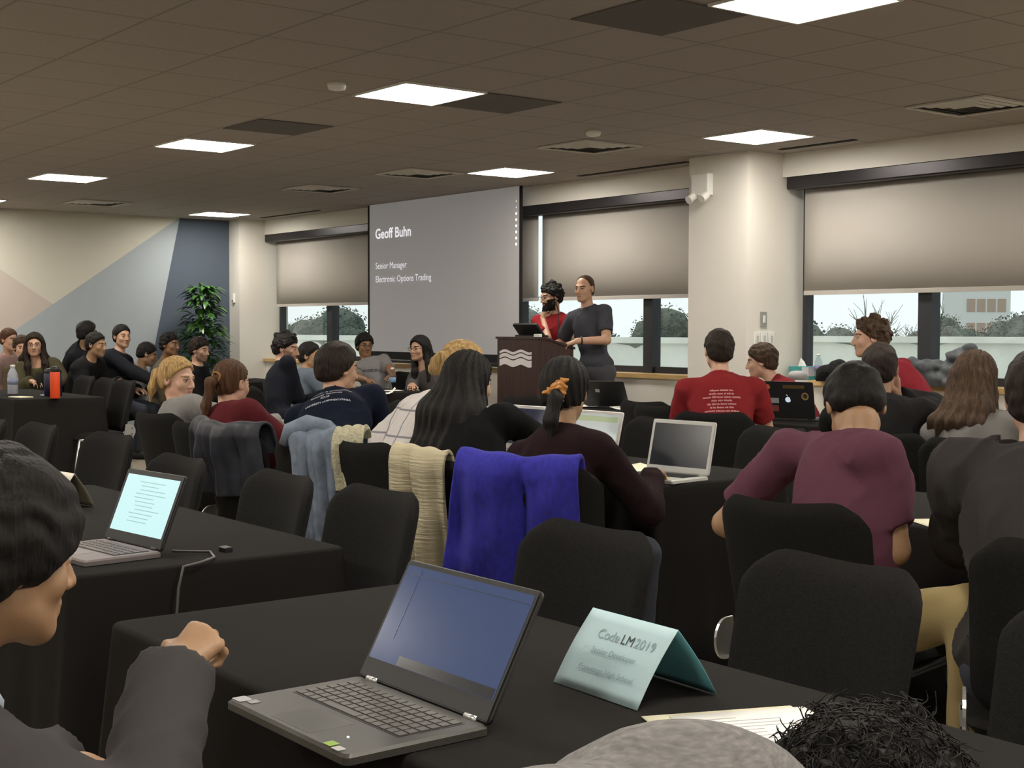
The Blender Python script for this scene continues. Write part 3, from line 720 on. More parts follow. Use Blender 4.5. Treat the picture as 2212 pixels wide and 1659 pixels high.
def hand_prims(Wp, d, nrm, side, curl, spread=0.12, s=1.0, thumb_in=0.4):
    """wrist, finger direction, back-of-hand normal, side(+1 = thumb to the cross(d,nrm) side)"""
    d = vn(d); nrm = vn(np.array(nrm)-d*(np.array(nrm)@d)); sd = np.cross(d, nrm)*side; P = []
    for i in range(4):
        o_ = (1.5-i)*0.0205*s; L = [0.092, 0.095, 0.090, 0.082][i]*s
        b = Wp+sd*o_*0.55+d*0.012; kn = Wp+sd*o_+d*L-nrm*0.002*abs(i-1.3)
        P.append(cap(b, kn, 0.0150*s, 0.0115*s, 0.016))
        fl = [0.040, 0.045, 0.042, 0.032][i]*s; dd = d+sd*(1.5-i)*spread*0.5; p = kn; ang = curl*(1+0.12*i); rr = [0.0095, 0.0088, 0.0080, 0.0072]
        for q in range(3):
            ang_q = ang*(q+1)*0.9; dq = vn(dd*math.cos(ang_q)-nrm*math.sin(ang_q)); L2 = fl*[1, 0.68, 0.55][q]
            P.append(cap(p, p+dq*L2, rr[q]*s, rr[q+1]*s, 0.004)); p = p+dq*L2
    t0 = Wp+sd*0.022*s+d*0.022*s-nrm*0.006; t1 = t0+vn(d*0.6+sd*0.75-nrm*0.35)*0.045*s; t2 = t1+vn(d*0.9+sd*(0.35-thumb_in)-nrm*(0.3+curl*0.3))*0.032*s; t3 = t2+vn(d*0.9-sd*thumb_in-nrm*(0.3+curl*0.5))*0.026*s
    P += [cap(t0, t1, 0.015*s, 0.012*s, 0.014), cap(t1, t2, 0.0115*s, 0.0100*s, 0.004), cap(t2, t3, 0.0100*s, 0.0085*s, 0.003)]
    return P
def person(label, pel, top, phi, hphi=None, hpitch=0.0, hroll=0.0, skin='light', hair=('short', 'dark'), shirt=((0.1, 0.1, 0.1), 'short'), pants=(0.03, 0.035, 0.05),
           arms=(('lap',), ('lap',)), stand=False, w_=1.0, s=1.0, slouch=0.03, near=False, glasses=False, beard=None, group='people in the audience', collar=None, knees=None, legs=True, hs=1.0, face=True, shirtname='shirt', folds=0.006, shirtmat=None, step=None, seatz=0.53, yawsh=0, shw=(None, None), cuff=False, thick=0.0):
    """pel=(x,y[,z]) pelvis, top=(x,y,z) crown of the head, phi/hphi world headings of torso and face"""
    hphi = phi if hphi is None else hphi
    fw = np.array([math.cos(R(phi)), math.sin(R(phi)), 0]); rt_ = np.array([fw[1], -fw[0], 0]); up = np.array([0, 0, 1.0])
    pz = pel[2] if len(pel) > 2 else (0.95*s if stand else seatz); P = np.array([pel[0], pel[1], pz])
    # head frame
    fy = np.array([math.cos(R(hphi)), math.sin(R(hphi)), 0]); fx = np.array([fy[1], -fy[0], 0]); fz = up.copy()
    c_, s_ = math.cos(R(hpitch)), math.sin(R(hpitch)); fy, fz = fy*c_-fz*s_, fz*c_+fy*s_
    c_, s_ = math.cos(R(hroll)), math.sin(R(hroll)); fx, fz = fx*c_-fz*s_, fz*c_+fx*s_
    HM = np.array([fx, fy, fz]); H = np.array(top, float)-fz*0.124*hs
    def hp(x, y, z): return H+(fx*x+fy*y+fz*z)*hs
    N1 = hp(0, -0.022, -0.075)
    sp = P+up*0.02; dn = vn(sp-N1); NB = N1+dn*(0.105 if hpitch < 30 else 0.085)*s-fw*0.0
    rs = np.array([math.cos(R(phi-90+yawsh)), math.sin(R(phi-90+yawsh)), 0]); ax = vn(NB-P); fwt = vn(np.cross(ax, rs)); fwt = -fwt if fwt@fw < 0 else fwt; rs = vn(np.cross(fwt, ax))
    if rs@rt_ < 0: rs = -rs
    TM = np.array([rs, fwt, ax]); L = np.linalg.norm(NB-P)
    mid = P+ax*L*0.45-fwt*slouch; ch = P+ax*L*0.72-fwt*slouch*0.7
    SH = [NB-ax*0.062-rs*0.168*w_*s, NB-ax*0.062+rs*0.168*w_*s]; SH = [np.array(b_, float) if b_ is not None else a_ for a_, b_ in zip(SH, shw)]
    org = (pel[0], pel[1], 0)
    root = thing('person', label, 'person', org, 0, group)
    tor = []
    def torso(t):
        return [ell(P+ax*0.03, ((0.158+t)*w_, 0.112+t, 0.12+t), TM, 0.04), ell(mid, ((0.128+t)*w_, 0.090+t, 0.17+t), TM, 0.06), ell(ch, ((0.148+t)*w_, 0.098+t, 0.160+t), TM, 0.05),
                cap(SH[0]+rs*0.02, SH[1]-rs*0.02, 0.044*s+t, None, 0.045), cap(NB-ax*0.03, N1, 0.054*s+t*0.5, 0.050*s, 0.035),
                cap(NB-ax*0.005-rs*0.02, SH[0]+rs*0.03+ax*0.0, 0.034+t, 0.036+t, 0.04), cap(NB-ax*0.005+rs*0.02, SH[1]-rs*0.03, 0.034+t, 0.036+t, 0.04)]
    # arms
    A = []
    for i, a in enumerate(arms):
        sg = -1 if i == 0 else 1; S_ = SH[i]; kind = a[0]; o = a[1] if len(a) > 1 and isinstance(a[1], dict) else {}
        pole = rs*sg*0.6-fw*0.35-up*0.9; hd = None; nr = up
        if kind == 'lap': T = P+fw*0.26+rt_*sg*0.07+up*0.10; hd = fw-rt_*sg*0.5
        elif kind == 'table': T = np.array([*(P+fw*0.44+rt_*sg*0.13)[:2], 0.80]); hd = fw-rt_*sg*0.4
        elif kind == 'side': T = S_-up*0.50+fw*0.06+rs*sg*0.05; hd = -up; nr = rs*sg
        elif kind == 'chin': T = hp(sg*0.035, 0.095, -0.185); pole = -up+fw*0.2+rs*sg*0.2; hd = vn(hp(0, 0.08, -0.10)-T); nr = fy
        elif kind == 'cheek': T = hp(sg*0.085, 0.03, -0.15); pole = -up+fw*0.3+rs*sg*0.3; hd = vn(fz+fy*0.1); nr = fx*sg
        elif kind == 'at': T = np.array(a[2], float)
        if 'pole' in o: pole = np.array(o['pole'], float)
        if 'hd' in o: hd = np.array(o['hd'], float)
        if 'n' in o: nr = np.array(o['n'], float)
        E, T = ik(S_, T, 0.285*s, 0.25*s, pole)
        if 'E' in o: E = np.array(o['E'], float); T = np.array(a[2], float)
        if hd is None: hd = T-E
        A.append((S_, E, T, vn(hd), np.array(nr, float), o.get('curl', 0.35), sg, o))
    # legs
    Lg = []
    hipz = P-up*0.02
    for sg in (-1, 1):
        hip = hipz+rt_*sg*0.09
        if stand: K = hip-up*0.42*s+fw*0.02; An = np.array([hip[0]+rt_[0]*sg*0.02, hip[1]+rt_[1]*sg*0.02, 0.09]); 
        elif knees: K = np.array(knees[0 if sg < 0 else 1], float); An = np.array([K[0]-fw[0]*0.05, K[1]-fw[1]*0.05, 0.09])
        else: K = hip+fw*0.40+rt_*sg*0.03; K[2] = 0.50; An = np.array([K[0]-fw[0]*0.04, K[1]-fw[1]*0.04, 0.09])
        Lg.append((hip, K, An))
    st = step or (0.011 if near else 0.014)
    hb = [(H-fz*0.01, 0.135*hs, 0.0036 if near else (0.0045 if face else 0.008))]
    prims = torso(0.0)
    for S_, E, T, hd, nr, cu__, sg, o in A:
        prims += [cap(S_, E, 0.050*s*w_, 0.039*s, 0.03), cap(E, T, 0.040*s, 0.027*s, 0.015)]
        side = 1 if np.cross(vn(hd), vn(nr-vn(hd)*(nr@vn(hd))))@(rt_*-sg) > 0 else -1
        if 'ts' in o: side = o['ts']
        prims += hand_prims(T, hd, nr, side, cu__, s=s*o.get('hsz', 1.0))
        if o.get('fine'): hb.append((T+vn(hd)*0.08, 0.11, 0.004))
    # head
    hk = [ell(hp(0, -0.012, 0.028), np.array((0.074, 0.094, 0.086))*hs, HM, 0.03), ell(hp(0, 0.030, -0.032), np.array((0.060, 0.068, 0.080))*hs, HM, 0.03),
          cap(hp(-0.040, 0.012, -0.062), hp(-0.012, 0.070, -0.096), 0.022*hs, 0.020*hs, 0.025), cap(hp(0.040, 0.012, -0.062), hp(0.012, 0.070, -0.096), 0.022*hs, 0.020*hs, 0.025),
          cap(hp(-0.030, 0.082, 0.020), hp(0.030, 0.082, 0.020), 0.011*hs, None, 0.016), ell(hp(-0.040, 0.062, -0.030), (0.020*hs,)*3, HM, 0.02), ell(hp(0.040, 0.062, -0.030), (0.020*hs,)*3, HM, 0.02),
          ell(hp(-0.031, 0.104, -0.001), np.array((0.017, 0.016, 0.012))*hs, HM, 0.014, True), ell(hp(0.031, 0.104, -0.001), np.array((0.017, 0.016, 0.012))*hs, HM, 0.014, True),
          cap(hp(0, 0.093, 0.008), hp(0, 0.112, -0.034), 0.0075*hs, 0.0115*hs, 0.010), ell(hp(-0.012, 0.103, -0.038), (0.008*hs,)*3, HM, 0.006), ell(hp(0.012, 0.103, -0.038), (0.008*hs,)*3, HM, 0.006),
          cap(hp(-0.020, 0.088, -0.0615), hp(0.020, 0.088, -0.0615), 0.0065*hs, None, 0.006), cap(hp(0, 0.094, -0.060), hp(0, 0.094, -0.061), 0.0075*hs, None, 0.006), cap(hp(-0.015, 0.088, -0.073), hp(0.015, 0.088, -0.073), 0.0075*hs, None, 0.006),
          ell(hp(-0.031, 0.081, 0.000), (0.0125*hs,)*3, HM, 0.004), ell(hp(0.031, 0.081, 0.000), (0.0125*hs,)*3, HM, 0.004),
          ell(hp(-0.078, -0.008, -0.006), np.array((0.010, 0.019, 0.031))*hs, HM, 0.006), ell(hp(0.078, -0.008, -0.006), np.array((0.010, 0.019, 0.031))*hs, HM, 0.006),
          ell(hp(-0.086, -0.002, -0.004), np.array((0.006, 0.010, 0.018))*hs, HM, 0.004, True), ell(hp(0.086, -0.002, -0.004), np.array((0.006, 0.010, 0.018))*hs, HM, 0.004, True)]
    prims += hk
    if legs:
        for hip, K, An in Lg: prims += [cap(hip, K, 0.075*s, 0.052*s, 0.03), cap(K, An, 0.050*s, 0.034*s, 0.02)]
    F = Field(prims, st if not near else st, hb); vs, fs = F.mesh()
    # face colouring by region: 0 skin, 1 lips, 2 brows and beard, 3 eye
    cen = vs[fs].mean(1); lc = ((cen-H)@HM.T)/hs; mi = np.zeros(len(fs), int)
    x, y, z = lc[:, 0], lc[:, 1], lc[:, 2]; head = (np.abs(x) < 0.1) & (np.abs(z) < 0.14) & (y > 0)
    mi[head & (np.abs(x) < 0.021) & (z > -0.0755+0.25*np.abs(x)) & (z < -0.0575-0.15*np.abs(x)) & (y > 0.086)] = 1
    mi[head & (np.abs(np.abs(x)-0.032) < 0.018) & (np.abs(z-0.0195-0.004*np.cos((np.abs(x)-0.032)*80)) < 0.0042) & (y > 0.06)] = 2
    ey = head & (((np.abs(x)-0.031)/0.0115)**2+(z/0.0042)**2 < 1) & (y > 0.07); mi[ey] = 3
    mi[ey & ((np.abs(x)-0.031)**2+(z)**2 < 0.0058**2)] = 4
    mi[head & (np.abs(z-0.0052+((np.abs(x)-0.031)*14)**2*0.02) < 0.0014) & (np.abs(np.abs(x)-0.031) < 0.0125) & (y > 0.07)] = 4
    if beard == 'full': mi[head & (mi != 1) & ((z < -0.050) | ((z < -0.02) & (np.abs(x) > 0.048))) & (z > -0.13) & (y > 0.0)] = 2
    elif beard == 'short': mi[head & (mi != 1) & ((z < -0.050-0.0*x) | ((z < -0.02) & (np.abs(x) > 0.050))) & (z > -0.12) & (y > 0.01)] = 5
    hkol = hair[1]
    bm_ = hair_mat(hkol if hkol not in ('blond',) else 'darkblond')
    mesh_obj('body', vs, fs, [skin_mat(skin), lip_mat(skin), bm_, EYEW, EYEB, mat('stubble_'+skin, tuple(c*0.45 for c in SK[skin]), 0.7, bump=0.3, bscale=(400, 400, 400))], root, org, mi)
    # hair
    style = hair[0]
    if style != 'bald':
        hs_ = hs; th = {'short': 0.012, 'crop': 0.006, 'messy': 0.020, 'curly': 0.026, 'long': 0.014, 'pony': 0.009, 'bun': 0.010, 'balding': 0.005, 'longfront': 0.015, 'bowl': 0.024}[style]
        th = hair[2].get('th', th) if len(hair) > 2 else th
        ho = hair[2] if len(hair) > 2 else {}
        hprims = [ell(hp(0, -0.012, 0.030), (np.array((0.075, 0.095, 0.087))+th)*hs, HM, 0.02)]
        long_ = style in ('long', 'longfront')
        if not long_: hprims += [ell(hp(0, -0.045, -0.03), (np.array((0.062, 0.055, 0.055))+th*0.6)*hs, HM, 0.03)]
        if style in ('curly',): 
            rr = np.random.RandomState(5)
            for q in range(40):
                v = rr.normal(size=3); v /= np.linalg.norm(v)
                if v[2] < -0.5 or (v[1] > 0.5 and v[2] < 0.45): continue
                hprims.append(ell(hp(v[0]*(0.078+th*.6), -0.014+v[1]*(0.098+th*.6), 0.034+v[2]*(0.088+th*.7)), (0.020*hs,)*3, HM, 0.010))
        if style == 'messy':
            rr = np.random.RandomState(9)
            for q in range(26):
                v = rr.normal(size=3); v /= np.linalg.norm(v)
                if v[2] < -0.4 or (v[1] > 0.5 and v[2] < 0.5): continue
                a_ = hp(v[0]*0.082, -0.014+v[1]*0.100, 0.034+v[2]*0.092); hprims.append(cap(a_, a_+(fy*0.025+fx*rr.uniform(-.03, .03)+fz*rr.uniform(-.012, .012))*hs, 0.014*hs, 0.006*hs, 0.012))
        dpr = []
        if long_:
            Ld = ho.get('len', 0.35); sw = ho.get('side', 0.0); wd = ho.get('wide', 1.0)
            for i, xx in enumerate(np.linspace(-0.07, 0.07, 6)):
                top_ = hp(xx, -0.075+abs(xx)*0.4, 0.0); b1 = top_-up*0.13-fw*0.055+rt_*xx*0.3*wd; b2 = top_-up*Ld*(0.55)-fw*(0.09)+rt_*(xx*0.7*wd+sw*0.5); b3 = top_-up*Ld*(0.92+0.16*math.sin(i*2.3))-fw*0.075+rt_*(xx*0.7*wd+sw)
                dpr += [cap(top_, b1, 0.035, 0.040*wd, 0.035), cap(b1, b2, 0.040*wd, 0.036*wd, 0.035), cap(b2, b3, 0.036*wd, 0.008, 0.03)]
            for sg in (-1, 1):
                a_ = hp(sg*0.070, 0.005, 0.03); b_ = hp(sg*0.082, -0.005, -0.08); c2 = NB+rs*sg*0.085+fwt*(0.075 if style == 'longfront' else -0.04)-up*0.02
                dpr += [cap(a_, b_, 0.022, 0.026, 0.03), cap(b_, c2, 0.026, 0.030, 0.03)]
                if style == 'longfront': dpr += [cap(c2, c2-up*0.16+fw*0.03, 0.032, 0.010, 0.03)]
        if style == 'pony':
            a_ = hp(0, -0.11, ho.get('h', 0.03)); dr = ho.get('dir', -fw*0.03+rt_*0.0); Ld = ho.get('len', 0.25)
            b_ = a_-fy*0.045-up*0.03; c2 = b_-up*Ld*0.5+dr; d2 = b_-up*Ld+np.array(dr)*1.4
            dpr += [cap(a_, b_, 0.018, 0.026, 0.015), cap(b_, c2, 0.027, 0.024, 0.02), cap(c2, d2, 0.024, 0.007, 0.015)]
        if style == 'bun': dpr += [ell(hp(0, -0.125, 0.02), (0.045*hs,)*3, HM, 0.015), ell(hp(0.02, -0.14, 0.045), (0.028*hs,)*3, HM, 0.012), ell(hp(-0.025, -0.135, -0.01), (0.030*hs,)*3, HM, 0.012)]
        G = Field(hprims, 0.0055 if not near else 0.004, pad=0.02) if not dpr else Field(hprims+dpr, 0.007 if not near else 0.006, pad=0.02)
        X, Y, Z = G.grids(); lx, ly, lz = [(HM[i][0]*(X-H[0])+HM[i][1]*(Y-H[1])+HM[i][2]*(Z-H[2]))/hs for i in range(3)]
        hair_n = {'short': 0.004, 'crop': 0.002, 'messy': 0.007, 'curly': 0.008, 'long': 0.004, 'pony': 0.003, 'bun': 0.004, 'balding': 0.002, 'longfront': 0.004, 'bowl': 0.006}[style]
        if style in ('long', 'longfront', 'pony'): G.F += (hair_n*1.2*np.sin(np.arctan2(lx, -(ly-0.03))*26+3*np.sin(lz*14))+0*Z).astype(np.float32)
        else: G.F += (hair_n*waves(X, Y, Z, 3, 130 if style != 'curly' else 190)).astype(np.float32)
        if style == 'balding': xp, fp = [-0.2, -0.09, -0.02, 0.02, 0.05, 0.2], [-0.075, -0.07, -0.02, 0.03, 0.108, 0.25]
        elif style in ('pony', 'bun'): xp, fp = [-0.2, -0.10, -0.05, -0.015, 0.018, 0.075, 0.13], [-0.055, -0.055, -0.060, -0.03, 0.012, 0.075, 0.10]
        elif long_: xp, fp = [-0.2, -0.02, 0.0, 0.035, 0.075, 0.13], [-2.0, -2.0, -0.6, 0.015, 0.070, 0.10]
        elif style == 'bowl': xp, fp = [-0.2, -0.09, -0.03, 0.0, 0.03, 0.07, 0.12, 0.14], [-0.095, -0.092, -0.075, -0.045, -0.040, -0.005, 0.02, 0.03]
        elif style in ('curly', 'messy'): xp, fp = [-0.2, -0.09, -0.03, 0.0, 0.028, 0.07, 0.09, 0.14], [-0.088, -0.085, -0.055, -0.02, 0.004, 0.045, 0.055, 0.08]
        else: xp, fp = [-0.2, -0.09, -0.03, 0.0, 0.025, 0.08, 0.14], [-0.078, -0.075, -0.055, -0.022, 0.008, 0.066, 0.09]
        cut = (np.interp(ly, xp, fp)-lz)*0.7+(0.0035*waves(X, Y, Z, 6, 300, 6) if not near else 0.002*waves(X, Y, Z, 6, 400, 6))
        if not (long_ or style == 'pony'): G.F = G.F+(th*0.75*np.clip(1+cut/0.022, 0, 1)**2).astype(np.float32)*hs
        if long_ or style == 'pony':
            fr_ = np.minimum(0.02+0*ly, 1); cutf = np.minimum(cut, 0.06)
            keep = (ly < -0.0) | (lz < -0.095)
            cutf = np.where(keep, -0.05, cutf) if long_ else np.where(ly < -0.085, -0.05, cutf)
            G.F = np.maximum(G.F, cutf.astype(np.float32)*hs)
        else: G.F = np.maximum(G.F, cut.astype(np.float32)*hs)
        hv, hf = G.mesh()
        if near and style == 'curly': hv = hv
        ho_ = mesh_obj('hair', hv, hf, hair_mat(hkol, style == 'curly'), root, org)
        if ho.get('strands'):
            sb = MB(); rg = random.Random(4); c_ = hv[hf].mean(1); nn = np.cross(hv[hf[:, 2]]-hv[hf[:, 0]], hv[hf[:, 3]]-hv[hf[:, 1]]); nn /= np.linalg.norm(nn, axis=1)[:, None]+1e-9
            for q in range(ho['strands']):
                i_ = rg.randrange(len(c_)); p0 = V(tuple(c_[i_]-np.array(org))); n0_ = V(tuple(nn[i_])); t0_ = n0_.cross(V((rg.uniform(-1, 1), rg.uniform(-1, 1), rg.uniform(-1, 1)))).normalized(); b0_ = n0_.cross(t0_)
                L_ = rg.uniform(0.015, 0.035); am = rg.uniform(0.002, 0.005); ph_ = rg.uniform(0, 6)
                sb.tube([p0+n0_*(0.0008+0.0035*math.sin(math.pi*k/7))+t0_*(L_*k/7)+b0_*(am*math.sin(k*0.8+ph_)) for k in range(8)], 0.0011, 4, 0.0005, False)
            o_ = sb.build('hair_strands', hair_mat(hkol, True), root, True, fix=False); o_['kind'] = 'stuff'
        if ho.get('tie'):
            tp = hp(0, -0.118, ho.get('h', 0.03)); tb = MB(); tb.tube([tp+fx*0.028*math.cos(a)*1+fz*0.028*math.sin(a)+fy*0.006*math.sin(3*a)-np.array(org) for a in np.linspace(0, 6.28, 14)], 0.011 if ho.get('scr') else 0.006, 8)
            if ho.get('scr'):
                rp = [cap(tp+fx*0.020*math.cos(a)+fz*0.024*math.sin(a), tp+fx*0.020*math.cos(a+0.5)+fz*0.024*math.sin(a+0.5), 0.013+0.004*math.sin(a*3), None, 0.006) for a in np.arange(0, 6.2, 0.5)]
                rp += [cap(tp-fx*0.01-fz*0.02-fy*0.01, tp-fx*0.028-fz*0.065-fy*0.03, 0.016, 0.006, 0.01), cap(tp+fx*0.02+fz*0.015, tp-fx*0.052-fz*0.006-fy*0.02, 0.013, 0.006, 0.01), cap(tp+fz*0.03, tp+fx*0.035+fz*0.042-fy*0.01, 0.015, 0.008, 0.01)]
                G2 = Field(rp, 0.003, pad=0.015); X, Y, Z = G2.grids(); G2.F += (0.0055*(1-2*np.abs(waves(X, Y, Z, 12, 190, 3)))).astype(np.float32); v2, f2 = G2.mesh()
                mesh_obj('scrunchie', v2, f2, mat('satin_orange', (0.52, 0.22, 0.05), 0.38), root, org)
            else:
                tb.build('hair_tie', mat('tie_ochre', (0.30, 0.15, 0.03), 0.6), root, True)
    if beard == 'full':
        bp = [ell(hp(0, 0.046, -0.086), np.array((0.044, 0.046, 0.026))*hs, HM, 0.02), cap(hp(-0.060, 0.01, -0.03), hp(-0.055, 0.03, -0.07), 0.010, 0.013, 0.02), cap(hp(0.060, 0.01, -0.03), hp(0.055, 0.03, -0.07), 0.010, 0.013, 0.02)]
        G = Field(bp, 0.004, pad=0.015); X, Y, Z = G.grids(); lx, ly, lz = [(HM[i][0]*(X-H[0])+HM[i][1]*(Y-H[1])+HM[i][2]*(Z-H[2]))/hs for i in range(3)]
        G.F += (0.0025*waves(X, Y, Z, 4, 260)).astype(np.float32)
        mouth = 0.022-np.sqrt(lx**2+((ly-0.1)*0.6)**2+((lz+0.064)*1.6)**2); up_ = (lz+0.052-0.02*np.clip((np.abs(lx)-0.035)/0.02, 0, 1))
        G.F = np.maximum(np.maximum(G.F, mouth), up_).astype(np.float32); bv, bf = G.mesh(); mesh_obj('beard', bv, bf, hair_mat('brown', True), root, org)
    # shirt
    rgb, sl = shirt; rgb = tuple(c*0.75 for c in rgb); smat = shirtmat or mat('cloth_%d_%d_%d' % tuple(int(c*999) for c in rgb), rgb, 0.92, bump=0.3, bscale=(260, 260, 260), spec=0.15)
    t = 0.013+thick; sp_ = torso(t); 
    for S_, E, T, hd, nr, cu__, sg, o in A:
        if sl == 'short':
            e2 = S_+(E-S_)*0.72; sp_ += [cutcap(cap(S_, e2+vn(E-S_)*0.05, 0.048*s*w_+t, 0.046*s+t, 0.03), e2, vn(E-S_))]
        elif sl == 'long':
            sp_ += [cap(S_, E, 0.052*s*w_+t, 0.043*s+t, 0.03), cutcap(cap(E, T, 0.043*s+t, 0.033*s+t, 0.02), T-vn(T-E)*0.012, vn(T-E))]
    G = Field(sp_, 0.012 if not near else 0.009); X, Y, Z = G.grids()
    G.F += (folds*waves(X, Y, Z, int(abs(pel[0])*10), 30)-folds*1.1*(1-np.abs(waves(X, Y, Z*0.6, 8+int(abs(pel[1])*10), 42, 3)))**4).astype(np.float32)
    hem = P-ax*0.10; G.F = np.maximum(G.F, -((X-hem[0])*ax[0]+(Y-hem[1])*ax[1]+(Z-hem[2])*ax[2])).astype(np.float32)
    na = vn(N1-NB); n0 = NB+na*(0.022 if collar is None else collar)+fwt*0.012; nn = vn(na+fwt*0.35)
    rn_ = np.sqrt((X-NB[0])**2+(Y-NB[1])**2+(Z-NB[2])**2)
    G.F = np.maximum(G.F, (X-n0[0])*nn[0]+(Y-n0[1])*nn[1]+(Z-n0[2])*nn[2]-4*np.maximum(0, rn_-0.11)).astype(np.float32)
    sv, sf = G.mesh(); so = mesh_obj(shirtname, sv, sf, smat, root, org)
    if legs:
        pp = [ell(P-up*0.02, ((0.172+0.014)*w_, 0.14, 0.12), np.array([rt_, fw, up]), 0.04)]
        for hip, K, An in Lg: pp += [cap(hip, K, 0.090*s, 0.066*s, 0.03), cap(K, An, 0.064*s, 0.052*s, 0.02)]
        G = Field(pp, 0.016 if not near else 0.013); X, Y, Z = G.grids(); G.F += (0.006*waves(X, Y, Z, 5, 24)).astype(np.float32)
        G.F = np.maximum(np.maximum(G.F, 0.075-Z), Z-(P[2]+0.075)-4*np.maximum(0, np.sqrt((X-P[0])**2+(Y-P[1])**2)-0.21)).astype(np.float32)
        pv, pf = G.mesh(); mesh_obj('trousers', pv, pf, mat('cloth_%d_%d_%d' % tuple(int(c*999) for c in pants), pants, 0.9, bump=0.3, bscale=(260, 260, 260)), root, org)
        for hip, K, An in Lg:
            a_ = np.array([An[0], An[1], 0.05])-fw*0.05; b_ = np.array([An[0], An[1], 0.04])+fw*0.15
            G = Field([cap(a_, b_, 0.045, 0.038, 0.02), cap(a_+up*0.05, a_+up*0.01, 0.045, 0.045, 0.02)], 0.012); X, Y, Z = G.grids(); G.F = np.maximum(G.F, 0.004-Z).astype(np.float32)
            v_, f_ = G.mesh(); mesh_obj('shoe', v_, f_, mat('shoe_dark', (0.03, 0.03, 0.03), 0.6), root, org)
    if glasses:
        gb = MB()
        for sg in (-1, 1):
            gb.tube([hp(sg*0.033+0.023*math.cos(a), 0.108, 0.0+0.017*math.sin(a))-np.array(org) for a in np.linspace(0, 6.283, 17)], 0.0018, 5, cap=False)
            gb.tube([hp(sg*0.056, 0.106, 0.004)-np.array(org), hp(sg*0.080, 0.01, 0.006)-np.array(org), hp(sg*0.082, -0.02, -0.01)-np.array(org)], 0.0018, 5)
        gb.tube([hp(-0.010, 0.110, 0.004)-np.array(org), hp(0.010, 0.110, 0.004)-np.array(org)], 0.0018, 5)
        gb.build('glasses', DARKPL, root)
    return dict(root=root, shirt=so, H=H, HM=HM, P=P, ax=ax, rs=rs, fwt=fwt, NB=NB, SH=SH, A=A, hp=hp, sv=sv, sf=sf, org=org, fw=fw, rt=rt_)
SEATS = {}
def seat_for(p, face, label, dx=0.0, dy=0.0, key=None):
    """the chair under a seated person; its back stands behind the hips"""
    f = V((math.cos(R(face)), math.sin(R(face)), 0)); c_ = chair(p[0]+f.x*0.06+dx, p[1]+f.y*0.06+dy, face, label, GS); SEATS[key] = ((c_.location.x, c_.location.y), face); return c_
PEOPLE = {}
FA = 142.5     # heading straight away from the viewer
def P_(key, *a, **k): PEOPLE[key] = person(*a, **k); return PEOPLE[key]
BLK = (0.012, 0.012, 0.014)
# --- row at the middle tables, backs to the viewer
P_('blond', 'person with blond ponytail in a pale grey hooded top, face turned right', (-7.15, 3.30), (-7.32, 3.26, 1.18), 90, 25, 5, skin='fair', hair=('pony', 'blond', {'tie': 1, 'len': 0.16, 'h': 0.045, 'th': 0.014}), shirt=((0.30, 0.29, 0.28), 'long'), arms=(('table',), ('table',)), thick=0.01, shirtname='hooded_top')
seat_for((-7.12, 3.26), 100, 'black chair under the person with the blond ponytail')
P_('maroon', 'person with auburn ponytail in a dark red hooded top, seen from behind', (-6.38, 3.15), (-6.62, 3.25, 1.18), 95, 110, 6, skin='fair', hair=('pony', 'auburn', {'tie': 1, 'len': 0.24, 'h': 0.02}), shirt=((0.13, 0.018, 0.024), 'long'), arms=(('table',), ('table',)), thick=0.012, shirtname='hooded_top')
seat_for((-6.32, 3.12), 110, 'black chair under the person in the dark red hooded top')
P_('navy', 'person in a navy T-shirt with printing on the back, leaning on the table', (-5.36, 3.18), (-5.87, 3.45, 1.27), 118, 95, 5, skin='light', hair=('short', 'dark', {'th': 0.02}), shirt=((0.010, 0.014, 0.032), 'short'),
   arms=(('table',), ('chin', {'pole': (0.75, 0.35, -0.75), 'curl': 0.75})), w_=1.12, slouch=0.07, yawsh=8)
seat_for((-5.20, 3.08), 125, 'black chair holding the pale denim jacket, under the person in the navy T-shirt', key='navy')
seat_for((-5.72, 3.00), 100, 'black chair holding the dark navy jacket', key='jacketchair')
P_('plaid', 'person with messy blond bun in a loose white checked shirt', (-5.00, 3.20), (-5.02, 3.60, 1.285), 92, 88, 5, skin='fair', hair=('bun', 'blond', {'th': 0.02}), shirt=((0.66, 0.62, 0.60), 'long'), arms=(('at', {'E': (-5.28, 3.36, 0.83)}, (-5.25, 3.62, 0.82)), ('table',)), slouch=0.04, thick=0.03, w_=1.1, shirtname='checked_shirt')
seat_for((-4.86, 3.18), 98, 'black chair under the person in the white checked shirt')
P_('black', 'person with very long straight black hair in a black top', (-4.28, 3.20), (-4.64, 3.36, 1.245), 100, 95, 8, skin='light', hair=('long', 'black', {'len': 0.50, 'wide': 1.6, 'side': 0.05, 'th': 0.018}), shirt=((0.008, 0.008, 0.009), 'short'), arms=(('table',), ('at', {'E': (-4.40, 3.60, 0.85)}, (-4.60, 3.76, 0.815))), shw=(None, (-4.40, 3.35, 0.985)))
seat_for((-4.08, 3.02), 120, 'black chair draped with the cream knitted cardigan, under the person with very long black hair', key='black')
P_('scrunchie', 'person with black hair in an orange scrunchie and a dark maroon top', (-3.80, 3.12), (-3.96, 3.30, 1.235), 105, 128, 8, skin='tan', hair=('pony', 'black', {'tie': 1, 'scr': 1, 'len': 0.16, 'h': -0.01, 'th': 0.016}), shirt=((0.020, 0.008, 0.010), 'long'), arms=(('table',), ('table',)), w_=1.0)
seat_for((-3.74, 3.06), 125, 'black chair draped with the bright blue coat, under the person with the orange scrunchie', key='scrunchie')
